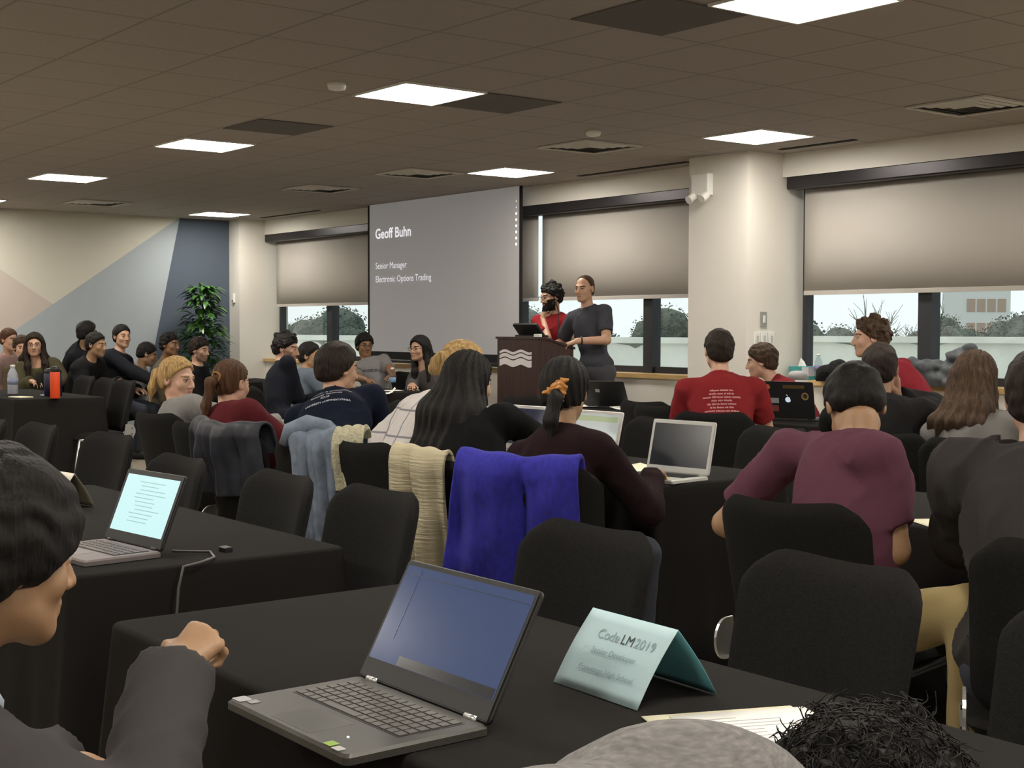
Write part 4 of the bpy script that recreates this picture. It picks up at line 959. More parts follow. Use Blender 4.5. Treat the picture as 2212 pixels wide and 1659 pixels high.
P_('purple', 'person in a plum T-shirt hunched forward with head bowed, seen from behind', (-2.48, 3.08), (-2.66, 3.32, 1.205), 128, 140, 48, skin='tan', hair=('short', 'black', {'th': 0.014}), shirt=((0.165, 0.062, 0.095), 'short'), pants=(0.36, 0.27, 0.12),
   arms=(('at', {'E': (-2.97, 3.12, 0.745), 'hd': (0.4, 0.8, -0.3)}, (-2.80, 3.28, 0.64)), ('at', {'E': (-2.335, 3.12, 0.745), 'hd': (-0.5, 0.8, -0.3)}, (-2.50, 3.28, 0.68))), shw=((-2.74, 3.14, 0.985), (-2.37, 3.10, 1.00)), w_=1.02, slouch=0.09, near=True, knees=((-2.85, 3.42, 0.50), (-2.07, 3.08, 0.63)))
seat_for((-2.54, 3.10), 100, 'black reclined chair under the person in the plum T-shirt')
P_('greyhood', 'person with short brown hair in a charcoal hooded top, cut by the right edge', (-1.86, 3.06), (-1.98, 3.24, 1.30), 128, 118, 0, skin='fair', hair=('short', 'dark', {'th': 0.014}), shirt=((0.055, 0.050, 0.048), 'long'), arms=(('at', {'E': (-2.20, 3.24, 0.79), 'hd': (0.2, 0.9, 0)}, (-2.12, 3.46, 0.82)), ('table',)), shw=((-2.12, 3.12, 0.975), None), near=True, thick=0.022, w_=1.0, shirtname='hooded_top', folds=0.012)
seat_for((-1.76, 3.02), 125, 'black chair under the person at the right edge in charcoal')
# --- row at the front tables
P_('darktee', 'bearded person in a dark navy long-sleeved top resting chin on hand', (-9.95, 5.30), (-10.22, 5.52, 1.30), 75, 42, 10, skin='fair', hair=('curly', 'black', {'th': 0.014}), beard='short', shirt=((0.012, 0.014, 0.022), 'long'), arms=(('table',), ('chin', {'curl': 0.6})))
seat_for((-9.93, 5.25), 85, 'black chair under the bearded person in dark navy by the left column')
P_('bluehood', 'person with short black hair in a blue-grey hooded top', (-10.78, 5.95), (-10.86, 6.09, 1.22), 80, 40, 3, skin='tan', hair=('short', 'black'), shirt=((0.17, 0.21, 0.26), 'long'), arms=(('table',), ('table',)), thick=0.012, shirtname='hooded_top')
seat_for((-10.76, 5.90), 85, 'black chair under the person in the blue-grey hooded top')
P_('greytee', 'person in glasses and a grey printed T-shirt facing the viewer beside the screen', (-12.02, 7.62), (-12.38, 7.58, 1.285), -35, -12, 2, skin='brown', hair=('messy', 'black'), shirt=((0.30, 0.29, 0.29), 'short'), glasses=True, arms=(('table',), ('table',)))
seat_for((-12.05, 7.66), 275, 'black chair under the person in the grey printed T-shirt')
P_('woman', 'woman in glasses with long dark hair and grey cardigan below the screen', (-11.12, 7.72), (-11.32, 7.56, 1.265), -60, -75, 0, skin='light', hair=('longfront', 'black', {'len': 0.34, 'th': 0.020}), shirt=((0.12, 0.105, 0.105), 'long'), glasses=True, arms=(('lap',), ('table',)), shirtname='cardigan', collar=-0.02)
seat_for((-11.03, 7.76), 280, 'black chair under the woman in glasses below the screen')
P_('redback', 'person with short dark hair in a printed red T-shirt, seen from behind', (-5.52, 5.78), (-5.70, 5.92, 1.345), 135, 150, 0, skin='fair', hair=('short', 'dark', {'th': 0.012}), shirt=((0.27, 0.022, 0.026), 'short'), arms=(('table',), ('table',)), w_=1.18, slouch=0.04)
seat_for((-5.50, 5.72), 125, 'black chair under the person in the printed red T-shirt')
P_('redbrown', 'person with tousled brown hair in red behind the sticker-covered laptop', (-6.45, 7.72), (-6.80, 7.48, 1.235), 215, 215, 8, skin='fair', hair=('messy', 'brown'), shirt=((0.27, 0.022, 0.030), 'short'), arms=(('table',), ('at', {}, (-6.60, 7.25, 0.80))), knees=((-6.7, 7.66, 0.52), (-6.7, 7.56, 0.52)))
seat_for((-6.2, 7.72), 235, 'black chair under the person with tousled brown hair in red')
P_('curly', 'curly-haired person in red, in profile before the right window', (-4.92, 7.05), (-5.33, 6.85, 1.42), 190, 225, 2, skin='fair', hair=('curly', 'brown', {'th': 0.010}), shirt=((0.27, 0.022, 0.035), 'short'), arms=(('lap',), ('lap',)), knees=((-5.1, 6.75, 0.52), (-5.05, 6.6, 0.52)), seatz=0.60)
seat_for((-4.78, 6.95), 200, 'black chair under the curly-haired person in profile')
P_('blkjack', 'person with dark cropped hair in a black jacket, hand raised to the cheek', (-4.02, 5.28), (-4.16, 5.42, 1.285), 128, 128, 0, skin='light', hair=('short', 'dark', {'th': 0.010}), shirt=((0.012, 0.011, 0.011), 'long'), arms=(('table',), ('cheek', {'pole': (0.9, 0.3, -0.5), 'curl': 0.3})), w_=1.15, thick=0.012, shirtname='jacket')
seat_for((-4.0, 5.22), 125, 'black chair under the person in the black jacket')
P_('brownhair', 'person with long light brown hair in a grey sweater near the right window', (-3.56, 5.38), (-3.68, 5.50, 1.25), 112, 92, 5, skin='fair', hair=('long', 'brown', {'len': 0.36, 'side': -0.08, 'th': 0.012, 'wide': 0.75}), shirt=((0.21, 0.20, 0.19), 'long'), arms=(('table',), ('table',)), w_=1.05, shirtname='sweater')
seat_for((-3.53, 5.30), 118, 'black chair under the person with long light brown hair')
# --- left background groups
LB = 'people at the tables by the mural wall'
P_('youngman', 'young man with short black hair in a dark grey jacket before the mural', (-13.80, 5.40), (-13.80, 5.52, 1.375), 40, 8, 0, skin='light', hair=('short', 'black'), shirt=((0.022, 0.024, 0.032), 'long'), arms=(('lap',), ('at', {}, (-13.45, 5.75, 0.78))), group=LB, s=1.0, thick=0.01, shirtname='jacket', seatz=0.60)
P_('profile', 'dark-haired person in profile in a black jacket, before the hooded one', (-13.72, 4.98), (-13.45, 5.12, 1.295), 40, 35, 5, skin='tan', hair=('short', 'black'), shirt=((0.014, 0.014, 0.016), 'long'), arms=(('table',), ('table',)), group=LB, thick=0.015, shirtname='jacket')
P_('hooded', 'tallest black-haired person of the left group, in a black hooded jacket', (-14.95, 5.38), (-14.45, 5.40, 1.405), 60, 95, 0, skin='tan', hair=('short', 'black', {'th': 0.02}), shirt=((0.013, 0.014, 0.018), 'long'), arms=(('lap',), ('lap',)), group=LB, thick=0.03, shirtname='hooded_jacket', seatz=0.62)
for q, fa, lb in (((-13.8, 5.36), 50, 'dark grey jacket'), ((-13.75, 4.93), 45, 'profile in the black jacket'), ((-14.98, 5.32), 60, 'black hooded jacket')):
    seat_for(q, fa, 'black chair under the person in the '+lb+' at far left' if 'profile' not in lb else 'black chair under the person in profile in a black jacket at far left')
P_('olive', 'woman in glasses and olive jacket behind the orange bottle', (-14.28, 4.85), (-14.20, 4.75, 1.285), -15, -22, 0, skin='light', hair=('longfront', 'dark', {'len': 0.28, 'th': 0.018}), shirt=((0.085, 0.075, 0.04), 'long'), glasses=True, arms=(('table',), ('table',)), group=LB, thick=0.015, shirtname='jacket', collar=-0.03)
P_('paleface', 'pale person with brown hair looking left of the woman in olive', (-15.0, 5.0), (-14.92, 4.86, 1.25), -20, -10, 5, skin='fair', hair=('messy', 'brown'), shirt=((0.12, 0.10, 0.06), 'long'), arms=(('lap',), ('lap',)), group=LB)
P_('pinkedge', 'auburn-haired person in a pale pink top, leftmost at the edge of the view', (-14.05, 4.0), (-13.75, 4.32, 1.30), 60, 60, 5, skin='fair', hair=('short', 'auburn'), shirt=((0.45, 0.30, 0.28), 'long'), arms=(('lap',), ('lap',)), group=LB) if False else P_('pinkedge', 'auburn-haired person in a pale pink top, leftmost at the edge of the view', (-15.75, 5.05), (-15.52, 4.92, 1.33), 10, 25, 5, skin='fair', hair=('short', 'auburn'), shirt=((0.45, 0.30, 0.28), 'long'), arms=(('lap',), ('lap',)), group=LB)
P_('brownman', 'person with short black hair in profile below the slate mural field', (-13.75, 5.95), (-13.46, 5.90, 1.295), 45, 30, 3, skin='brown', hair=('messy', 'black', {'th': 0.012}), shirt=((0.16, 0.13, 0.09), 'long'), arms=(('lap',), ('lap',)), group=LB)
P_('brunet', 'bearded person with dark brown hair and black top left of the potted plant', (-13.3, 6.15), (-13.20, 6.12, 1.24), 50, 30, 8, skin='fair', hair=('messy', 'dark', {'th': 0.018}), beard='short', shirt=(BLK, 'long'), arms=(('lap',), ('lap',)), group=LB)
P_('hiddenhead', 'dark-haired person in a pale shirt mostly hidden behind the blond ponytail', (-14.1, 5.75), (-13.95, 5.90, 1.18), 60, 70, 20, skin='tan', hair=('short', 'black'), shirt=((0.42, 0.40, 0.42), 'long'), arms=(('lap',), ('lap',)), group=LB)
for q, fa, lb in (((-14.3, 4.9), -20, 'woman in the olive jacket'), ((-15.02, 5.05), -20, 'pale brown-haired person at far left'), ((-15.8, 5.1), 10, 'auburn-haired person at far left'), ((-13.78, 5.92), 45, 'person in profile below the slate mural'), ((-13.33, 6.1), 50, 'person left of the plant'), ((-14.12, 5.70), 60, 'hidden person in a pale shirt')):
    seat_for(q, fa, 'black chair under the '+lb)
# --- presenters
P_('presenter', 'bearded presenter with dark curly hair and glasses in a red T-shirt, hand at chin', (-10.05, 8.22), (-10.08, 8.2, 1.765), -60, -98, 8, skin='light', hair=('curly', 'black', {'th': 0.018}), beard='full', glasses=True, shirt=((0.30, 0.020, 0.028), 'short'),
   arms=(('at', {'pole': (0.6, -0.3, -0.5), 'hd': (-0.6, 0.3, 0.2)}, (-9.92, 8.0, 1.18)), ('chin', {'pole': (0.1, -0.2, -1), 'curl': 0.8, 'fine': 1})), stand=True, s=0.98, group='presenters at the lectern', slouch=0.01)
P_('speaker', 'tall presenter with receding hair in a dark grey polo shirt', (-9.30, 8.10), (-9.42, 8.06, 1.825), -75, -72, 3, skin='light', hair=('balding', 'brown'), shirt=((0.070, 0.073, 0.088), 'short'), pants=(0.05, 0.05, 0.06),
   arms=(('at', {'pole': (0.6, 0.0, -0.9), 'hd': (-0.6, -0.45, -0.2), 'n': (0, -0.3, 1), 'curl': 0.45, 'fine': 1}, (-9.22, 7.82, 1.235)), ('at', {'pole': (-0.8, 0.3, -0.7), 'hd': (0.3, -0.8, -0.2)}, (-9.55, 7.85, 1.20))), stand=True, s=1.03, group='presenters at the lectern', slouch=0.0, w_=1.02, shirtname='polo_shirt')
# --- foreground
P_('boy', 'black-haired boy in a grey sweatshirt at the left edge, one fist raised over the table', (-1.88, 0.32), (-1.84, 0.575, 1.175), 100, 100, 8, skin='tan', hair=('bowl', 'black', {'th': 0.030}), shirt=((0.085, 0.080, 0.080), 'long'), near=True,
   arms=(('at', {'E': (-1.87, 0.46, 0.67), 'curl': 1.0, 'fine': 1, 'hd': (0.6, 0.75, -0.05), 'hsz': 0.72}, (-1.705, 0.622, 0.785)), ('at', {'E': (-1.625, 0.665, 0.705), 'curl': 1.0, 'fine': 1, 'hd': (-0.25, 0.75, 0.50), 'n': (0.55, -0.45, 0.75), 'hsz': 0.85}, (-1.80, 0.79, 0.872))), shw=((-2.02, 0.42, 0.84), (-1.77, 0.45, 0.835)), slouch=0.05, thick=0.012, shirtname='sweatshirt', folds=0.006, group='people nearest the viewer', w_=0.95, s=0.95)
P_('bowed', 'person with curly black hair and a heather grey sweater bowed low at the bottom edge', (-0.75, 0.38, 0.50), (-0.95, 1.26, 0.845), 106, 118, 72, skin='tan', hair=('curly', 'black', {'th': 0.03, 'strands': 2600}), shirt=((0.27, 0.26, 0.25), 'long'), near=True, arms=(('at', {'pole': (-0.3, -0.5, -0.8)}, (-1.08, 1.22, 0.79)), ('at', {'pole': (1, 0, 0)}, (-0.62, 1.12, 0.80))), shw=((-0.93, 1.0, 0.72), (-0.68, 1.03, 0.72)), slouch=0.295, w_=0.82, thick=0.012, shirtname='sweater', group='people nearest the viewer', folds=0.0015, shirtmat=mat('heather_knit', (0.19, 0.18, 0.175), 0.95, bump=0.5, bscale=(120, 120, 700), var=0.30, vscale=420))
seat_for((-0.72, 0.36), 106, 'black chair under the bowed person at the bottom edge')
seat_for((-1.90, 0.28), 95, 'black chair under the boy at the left edge')

# ------------------------------------------------------------------ garments hung on chairs
def drape(label, cat, name, seat, face, x0, x1, back, front, mt, fold=0.018, nf=3.0, taper=0.0, skew=0.0, hem=None, thick=0.012, seed=1, lift=0.0, creases=()):
    """a garment over a chair back, in the chair's own frame: x across, s down the back"""
    t = thing(name, label, cat, (seat[0], seat[1], 0), R(face-90)); rr = np.random.RandomState(seed); ph = rr.rand(4)*6.28
    zt = 0.905+lift; rows = []; n = 44; m_ = 46
    for j in range(n+1):
        s = -front+(front+back)*j/n; row = []
        for i in range(m_+1):
            u = -1+2*i/m_; ss = s
            bk = back if hem is None else np.interp(u, *hem)
            if s > 0: ss = s*bk/back
            xc = (x0+x1)/2+skew*max(0, ss); hw = (x1-x0)/2*(1+taper*max(0, ss)); x = xc+hw*u
            sag = -0.014*(math.cos(min(1, abs(x)/0.235)*math.pi)*0.5+0.5); curv = 1.1*min(x*x, 0.075); r0 = 0.043
            a = np.clip(ss/0.06, -1, 1)
            y0 = -0.235-0.448*math.tan(R(13))+curv
            if abs(ss) < 0.066: ang = ss/0.066*math.pi/2; y = y0-math.sin(ang)*r0; z = zt+sag-0.04+math.cos(ang)*0.055
            elif ss > 0: d = ss-0.066; y = y0-r0-0.004+d*0.19*(1 if d < 0.42 else 0.42/d); z = zt+sag-0.04-d*0.98
            else: d = -ss-0.066; y = y0+r0+d*0.22; z = zt+sag-0.04-d*0.98
            g = min(1, abs(ss)/0.15); f = fold*g*(math.sin(u*nf*math.pi+ph[0]+ss*2.5)+0.5*math.sin(u*nf*2.3*math.pi+ph[1]-ss*4)+0.35*math.sin(ss*22+u*4+ph[2]))
            for cu_, cw, cdp in creases: f += -cdp*g*math.exp(-((u-cu_-0.12*math.sin(ss*6))/cw)**2)
            y += (-1 if ss > 0 else 1)*(f+0.008*g); z += 0.004*math.sin(u*9+ph[3])*(1-g)+0.35*f*(1-g)
            row.append((x, y, z))
        rows.append(row)
    b = MB().grid(rows); o = b.build('cloth', mt, t, True); md = o.modifiers.new('s', 'SOLIDIFY'); md.thickness = thick; md.offset = 0
    sb = o.modifiers.new('b', 'SUBSURF'); sb.levels = 0; sb.render_levels = 1
    return t, rows
BLUEM = mat('royal_blue_wool', (0.024, 0.022, 0.30), 0.9, bump=0.6, bscale=(260, 260, 120), var=0.25, vscale=60)
t, _ = drape('bright royal blue coat hung over a chair back', 'coat', 'coat', SEATS['scrunchie'][0], SEATS['scrunchie'][1], -0.27, 0.17, 0.52, 0.14, BLUEM, fold=0.014, nf=2.0, taper=0.35, skew=-0.10, thick=0.02, seed=3, creases=((0.12, 0.10, 0.045),), lift=0.012)
CRM = mat('cream_rib_knit', (0.42, 0.37, 0.25), 0.95, bump=1.0, bscale=(8, 8, 110), var=0.35, vscale=5, bdist=0.006)
rm = CRM.node_tree
t, rows = drape('cream ribbed cardigan hung over a chair back', 'cardigan', 'cardigan', SEATS['black'][0], SEATS['black'][1], -0.27, -0.02, 0.50, 0.12, CRM, fold=0.016, nf=1.6, taper=0.05, skew=-0.02, thick=0.015, seed=4, creases=((-0.25, 0.10, 0.03),), lift=0.008)
b = MB(); cx_, yy, zz = -0.13, -0.40, 0.55
b.tube([(cx_+0.055*math.cos(a), yy-0.012*math.sin(a*2), zz+0.085*math.sin(a)-0.02) for a in np.linspace(R(200), R(-20)+2*math.pi*0+R(360), 16)], 0.02, 8); b.build('sleeve_loop', CRM, t, True)
DEN = mat('pale_denim', (0.165, 0.20, 0.26), 0.9, bump=0.4, bscale=(400, 400, 400), var=0.22, vscale=25); SHP = mat('cream_fleece', (0.50, 0.47, 0.33), 0.95, bump=1.0, bscale=(90, 90, 90), var=0.15, vscale=40, bdist=0.01)
t, _ = drape('pale denim jacket with cream fleece lining hung over a chair back', 'jacket', 'denim_jacket', SEATS['navy'][0], SEATS['navy'][1], -0.12, 0.09, 0.56, 0.12, DEN, fold=0.016, nf=2.4, taper=-0.15, skew=0.02, thick=0.016, seed=6, lift=0.02)
sw, _r = drape('x y z w', 'jacket', 'fleece_lining', SEATS['navy'][0], SEATS['navy'][1], 0.09, 0.21, 0.27, 0.06, SHP, fold=0.008, nf=1.5, thick=0.024, seed=7, lift=0.016)
fl_ = sw.children[0]; fl_.parent = t; fl_.name = 'fleece_lining'; fl_['label'] = 'cream fleece lining'; bpy.data.objects.remove(sw)
b = MB(); b.tube([(-0.15, -0.34, 0.86), (-0.12, -0.345, 0.915), (-0.04, -0.335, 0.945), (0.04, -0.32, 0.93), (0.10, -0.31, 0.89)], [0.022, 0.036, 0.042, 0.036, 0.022], 10); b.build('collar', DEN, t, True)
NVJ = mat('dark_navy_nylon', (0.014, 0.016, 0.026), 0.6, bump=0.5, bscale=(40, 40, 40), var=0.3, vscale=20)
drape('dark navy jacket spread over an empty chair left of the denim jacket', 'jacket', 'rain_jacket', SEATS['jacketchair'][0], SEATS['jacketchair'][1], -0.27, 0.24, 0.34, 0.16, NVJ, fold=0.02, nf=3.2, taper=0.25, thick=0.015, seed=8, lift=0.012)

# ------------------------------------------------------------------ printed lettering on clothes
def bvh_of(p):
    return BVHTree.FromPolygons([tuple(v) for v in p['sv']], [tuple(int(i) for i in f) for f in p['sf']])
bpy.context.view_layer.update()
def back_print(key, lines, mt, name, origin=None, dirn=None, tilt=0.0):
    p = PEOPLE[key]; bv = bvh_of(p)
    nrm = V(tuple(-p['fwt'])) if dirn is None else V(dirn); rgt = V(tuple(p['rs'])); upv = V(tuple(p['ax']))
    if dirn is not None: rgt = V((0, 0, 1)).cross(nrm).normalized(); upv = nrm.cross(rgt)
    rot = Matrix((rgt, upv, nrm)).transposed().to_4x4(); rot = rot @ Matrix.Rotation(R(tilt), 4, 'Z')
    for body, size, dx, dz in lines:
        o_ = V(tuple(p['NB']))+rgt*dx+upv*dz+nrm*0.35; M = Matrix.Translation(o_) @ rot
        text_mesh(name, body, size, M, mt, p['root'], 'CENTER', 0.0006, proj=(bv, -nrm))
PWH = mat('print_white', (0.42, 0.44, 0.50), 0.8); PBL = mat('print_blue', (0.06, 0.10, 0.20), 0.8); PRD = mat('print_pink', (0.62, 0.30, 0.30), 0.8)
back_print('navy', [('Computer & technology', 0.023, 0.0, -0.060), ('summer institute', 0.023, -0.004, -0.088), ('2018', 0.023, -0.006, -0.115), ('UNIVERSITY of PENNSYLVANIA', 0.016, 0.0, -0.150)], PWH, 'back_print', tilt=-6)
rr = random.Random(3)
back_print('redback', [(' '.join('lorem' [:0]+''.join(rr.choice('iltnmo') for _ in range(rr.randint(2, 6))) for _ in range(rr.randint(3, 5))), 0.017, 0.0, -0.10-0.021*k) for k in range(7)], PRD, 'back_print')
o_ = PEOPLE['greytee']
back_print('greytee', [('PENNSBURY', 0.045, 0.02, -0.16)], mat('print_dark', (0.03, 0.03, 0.035), 0.8), 'chest_print', dirn=tuple(o_['fwt']))
# checks on the white shirt are part of its cloth
PLM = grid_mat('checked_white_cotton', (0.66, 0.62, 0.60), (0.22, 0.21, 0.24), 0.11, 0.008, axes=(0, 2), rough=0.85, soft=0.5)
PEOPLE['plaid']['shirt'].data.materials[0] = PLM
# wristwatch of the speaker
A_ = PEOPLE['speaker']['A'][0]; d_ = V(tuple(vn(A_[2]-A_[1]))); c0 = V(tuple(A_[2]))-d_*0.03-V(PEOPLE['speaker']['org']); q1 = d_.orthogonal().normalized(); q2 = d_.cross(q1)
wb = MB().tube([c0+(q1*math.cos(a)+q2*math.sin(a))*0.032 for a in np.linspace(0, 6.283, 20)], 0.007, 8, cap=False); wb.build('wristwatch', DARKPL, PEOPLE['speaker']['root'], True)

# ------------------------------------------------------------------ laptops
def laptop(label, x, y, rz, w_, d_, lid, tilt, body, lidm, screenm, bez=0.012, bot=None, keys=True, detail=False, logo=None, z=0.751, name='laptop', keym=None):
    t = thing(name, label, 'laptop', (x, y, z), R(rz)); h = 0.016
    MB().rbox(-w_/2, w_/2, -d_/2, d_/2, 0.0015, h, 0.010, 4).build('base', body, t)
    for sx in (-1, 1):
        for sy in (-1, 1): pass
    MB().rbox(-w_*0.43, w_*0.43, -d_*0.08, d_*0.40, h-0.001, h+0.0006, 0.004).build('key_well', DARKPL, t)
    km = keym or DARKPL; k = MB(); cols, rws = (15, 6) if detail else (13, 5)
    kw = w_*0.84/cols; kd = d_*0.46/rws
    for r_ in range(rws):
        c_ = 0
        while c_ < cols:
            wdt = 1
            if r_ == 0 and c_ == 4: wdt = 5
            x0 = -w_*0.42+c_*kw; y0 = -d_*0.07+r_*kd
            k.box(x0+kw*0.09, x0+kw*(wdt-0.09), y0+kd*0.1, y0+kd*0.9, h+0.0005, h+0.0022); c_ += wdt
    k.build('keyboard', km, t)
    MB().rbox(-w_*0.16, w_*0.16, -d_*0.45, -d_*0.13, h-0.0005, h+0.0004, 0.004).build('trackpad', mat(body.name+'_pad', tuple(c*0.85 for c in body.node_tree.nodes['Principled BSDF'].inputs['Base Color'].default_value[:3]), 0.35, 0.2), t)
    LMx = Matrix.Translation((0, d_/2-0.004, h)) @ Matrix.Rotation(R(90+tilt) if False else R(90-tilt), 4, 'X').inverted() @ Matrix() if False else Matrix.Translation((0, d_/2-0.004, h+0.001)) @ Matrix.Rotation(R(-tilt), 4, 'X')
    # lid frame: x across, z up along the lid, y = thickness (front at -y)
    q = MB(); q.M = LMx @ Matrix.Rotation(R(90), 4, 'X'); q.rbox(-w_/2, w_/2, 0.0, lid, -0.007, -0.001, 0.010, 4); lo = q.build('lid', lidm, t)
    bz_t, bz_b = (bez, bot if bot else bez*1.6)
    q = MB(); q.M = LMx; q.box(-w_/2+0.004, w_/2-0.004, -0.0012, 0.0008, 0.004, lid-0.004); q.build('bezel', lidm if not detail else DARKPL, t)
    q = MB(); q.M = LMx; q.box(-w_/2+bez, w_/2-bez, -0.0018, -0.001, bz_b, lid-bz_t); so_ = q.build('screen', screenm, t)
    for sx in (-1, 1):
        q = MB(); q.tube([(sx*w_*0.38-0.014, d_/2-0.002, h+0.001), (sx*w_*0.38+0.014, d_/2-0.002, h+0.001)], 0.006, 10); q.build('hinge', SILVER if detail else lidm, t, True)
    return t, LMx, so_, lid, w_
def emis(name, rgb, e):
    mt = mat(name, (0.02, 0.02, 0.02), 0.18); b = mt.node_tree.nodes['Principled BSDF']; b.inputs['Emission Color'].default_value = (*rgb, 1); b.inputs['Emission Strength'].default_value = e; return mt
GREYB = mat('grey_laptop_alloy', (0.070, 0.067, 0.060), 0.45, 0.3, bump=0.05, bscale=(900, 900, 900))
SC1 = emis('screen_slate_blue', (0.050, 0.076, 0.165), 0.9); SC1.node_tree.nodes['Principled BSDF'].inputs['Specular IOR Level'].default_value = 0.12
t, LMx, so_, lidh, lw2 = laptop('large open dark laptop with a dim blue screen on the near table', -1.79, 1.075, 0, 0.365, 0.245, 0.212, 29, GREYB, DARKPL, SC1, bez=0.010, bot=0.035, detail=True, keym=mat('grey_keycaps', (0.10, 0.095, 0.085), 0.5))
def on_lid(M, x0, x1, z0, z1, mt, nm, lab=None, y=-0.0026, parent=None):
    q = MB(); q.M = M; q.box(x0, x1, y, y+0.0006, z0, z1); o = q.build(nm, mt, parent)
    if lab: o['label'] = lab
    return o
DIM1 = emis('screen_dark_line', (0.04, 0.055, 0.11), 0.6); DIM2 = emis('screen_light_mark', (0.16, 0.18, 0.27), 0.8)
on_lid(LMx, -0.128, -0.127, 0.075, 0.198, DIM1, 'divider_line', parent=so_)
on_lid(LMx, -0.17, 0.17, 0.186, 0.1875, DIM1, 'toolbar_line', parent=so_)
on_lid(LMx, -0.09, 0.17, 0.0355, 0.052, emis('taskbar_dark', (0.012, 0.014, 0.02), 0.6), 'taskbar', parent=so_)
# palm-rest stickers
MB().rbox(-0.178, -0.150, -0.115, -0.092, 0.0165, 0.0172, 0.003).build('silver_sticker', mat('sticker_silver', (0.42, 0.42, 0.44), 0.35), t)
MB().rbox(-0.148, -0.130, -0.105, -0.088, 0.0165, 0.0172, 0.002).build('grey_sticker', mat('sticker_grey', (0.28, 0.28, 0.29), 0.4), t)
MB().rbox(0.112, 0.132, -0.118, -0.101, 0.0165, 0.0172, 0.002).build('green_sticker', mat('sticker_green', (0.25, 0.42, 0.03), 0.4), t)
MB().rbox(0.138, 0.158, -0.120, -0.106, 0.0165, 0.0172, 0.002).build('white_sticker', mat('sticker_pale', (0.45, 0.44, 0.42), 0.4), t)
MB().tube([(0.110, -0.075, 0.0165), (0.110, -0.075, 0.0175)], 0.002, 8).build('status_light', emis('led_white', (1, 1, 1), 3), t)
SC2 = emis('screen_bright_cyan', (0.62, 0.92, 0.92), 1.0)
t, LMx, so_, lidh, lw2 = laptop('laptop with a glowing white screen on the left table', -3.52, 1.33, 6, 0.31, 0.215, 0.205, 22, mat('grey_violet_alloy', (0.20, 0.17, 0.17), 0.45, 0.2), DARKPL, SC2, bez=0.016, bot=0.03, detail=False, keym=mat('grey_keycaps2', (0.14, 0.12, 0.12), 0.5))
tl = emis('screen_text_grey', (0.40, 0.66, 0.66), 0.9); rr = random.Random(4)
tb = MB(); tb.M = LMx
for k in range(11): tb.box(-0.07+rr.uniform(0, .03), 0.03+rr.uniform(0, .07), -0.0026, -0.002, 0.06+0.011*k, 0.0625+0.011*k)
tb.build('page_text', tl, so_)
WB = mat('white_laptop_shell', (0.62, 0.62, 0.60), 0.35, 0.1); SC3 = emis('screen_off_dark', (0.006, 0.007, 0.010), 1.0)
laptop('silver laptop with a dark reflecting screen and yellow note on the middle table', -3.97, 3.79, 6, 0.325, 0.225, 0.215, 13, WB, WB, SC3, bez=0.016, bot=0.026)
sn = MB().rbox(-0.045, 0.045, -0.03, 0.03, 0, 0.002, 0.002).build('sticky_note', mat('note_yellow', (0.62, 0.66, 0.03), 0.7), None, loc=(-3.90, 3.71, 0.7695)); sn.rotation_euler = (0, 0, R(6)); tag(sn, 'bright yellow sticky note on the palm rest of the silver laptop', 'sticky note')
laptop('white laptop with a dark blue screen between the black hair and the orange scrunchie', -5.16, 3.94, 4, 0.33, 0.23, 0.215, 14, WB, WB, emis('screen_navy', (0.010, 0.014, 0.035), 1.0), bez=0.016, bot=0.026)
t, LMx, so_, a_, b_ = laptop('white laptop showing a pale page, right of the orange scrunchie', -4.69, 3.94, 2, 0.33, 0.23, 0.215, 14, WB, WB, emis('screen_page', (0.42, 0.45, 0.42), 0.9), bez=0.016, bot=0.026)
on_lid(LMx, -0.14, 0.14, 0.165, 0.19, emis('page_banner', (0.32, 0.38, 0.20), 0.9), 'page_banner', parent=so_)
# laptop seen from behind, covered in stickers
t, LMx, so_, a_, b_ = laptop('black laptop seen from behind with stickers and a glowing logo', -6.02, 7.00, 196, 0.36, 0.25, 0.245, 12, DARKPL, DARKPL, emis('screen_user', (0.3, 0.32, 0.35), 0.8))
def rear(x0, x1, z0, z1, mt, nm, parent, rnd=False):
    q = MB(); q.M = LMx
    if rnd:
        c = ((x0+x1)/2, (z0+z1)/2); r = (x1-x0)/2
        q.prism([(c[0]+r*math.cos(a), c[1]+r*math.sin(a)) for a in np.linspace(0, 6.283, 25)[:-1]], 0.0072, 0.008, axis=1)
    else: q.box(x0, x1, 0.0072, 0.008, z0, z1)
    return q.build(nm, mt, parent)
LDC = t.children
rear(-0.145, -0.095, 0.125, 0.175, mat('sticker_gold_ring', (0.30, 0.22, 0.08), 0.5), 'ring_sticker', t, True); rear(-0.136, -0.104, 0.134, 0.166, mat('sticker_ring_core', (0.02, 0.02, 0.02), 0.5), 'ring_sticker_centre', t, True)
rear(0.12, 0.155, 0.19, 0.225, mat('sticker_orange', (0.55, 0.13, 0.05), 0.5), 'orange_sticker', t, True)
rear(0.065, 0.145, 0.10, 0.135, mat('sticker_grey_text', (0.30, 0.30, 0.31), 0.5), 'grey_sticker', t); rear(0.07, 0.15, 0.045, 0.085, mat('sticker_red_text', (0.20, 0.05, 0.04), 0.5), 'red_sticker', t)
rear(-0.12, 0.03, 0.20, 0.222, mat('sticker_brown', (0.09, 0.06, 0.015), 0.5), 'brown_sticker', t)
q = MB(); q.M = LMx; c = (0.0, 0.125)   # fruit-shaped logo
pts = []
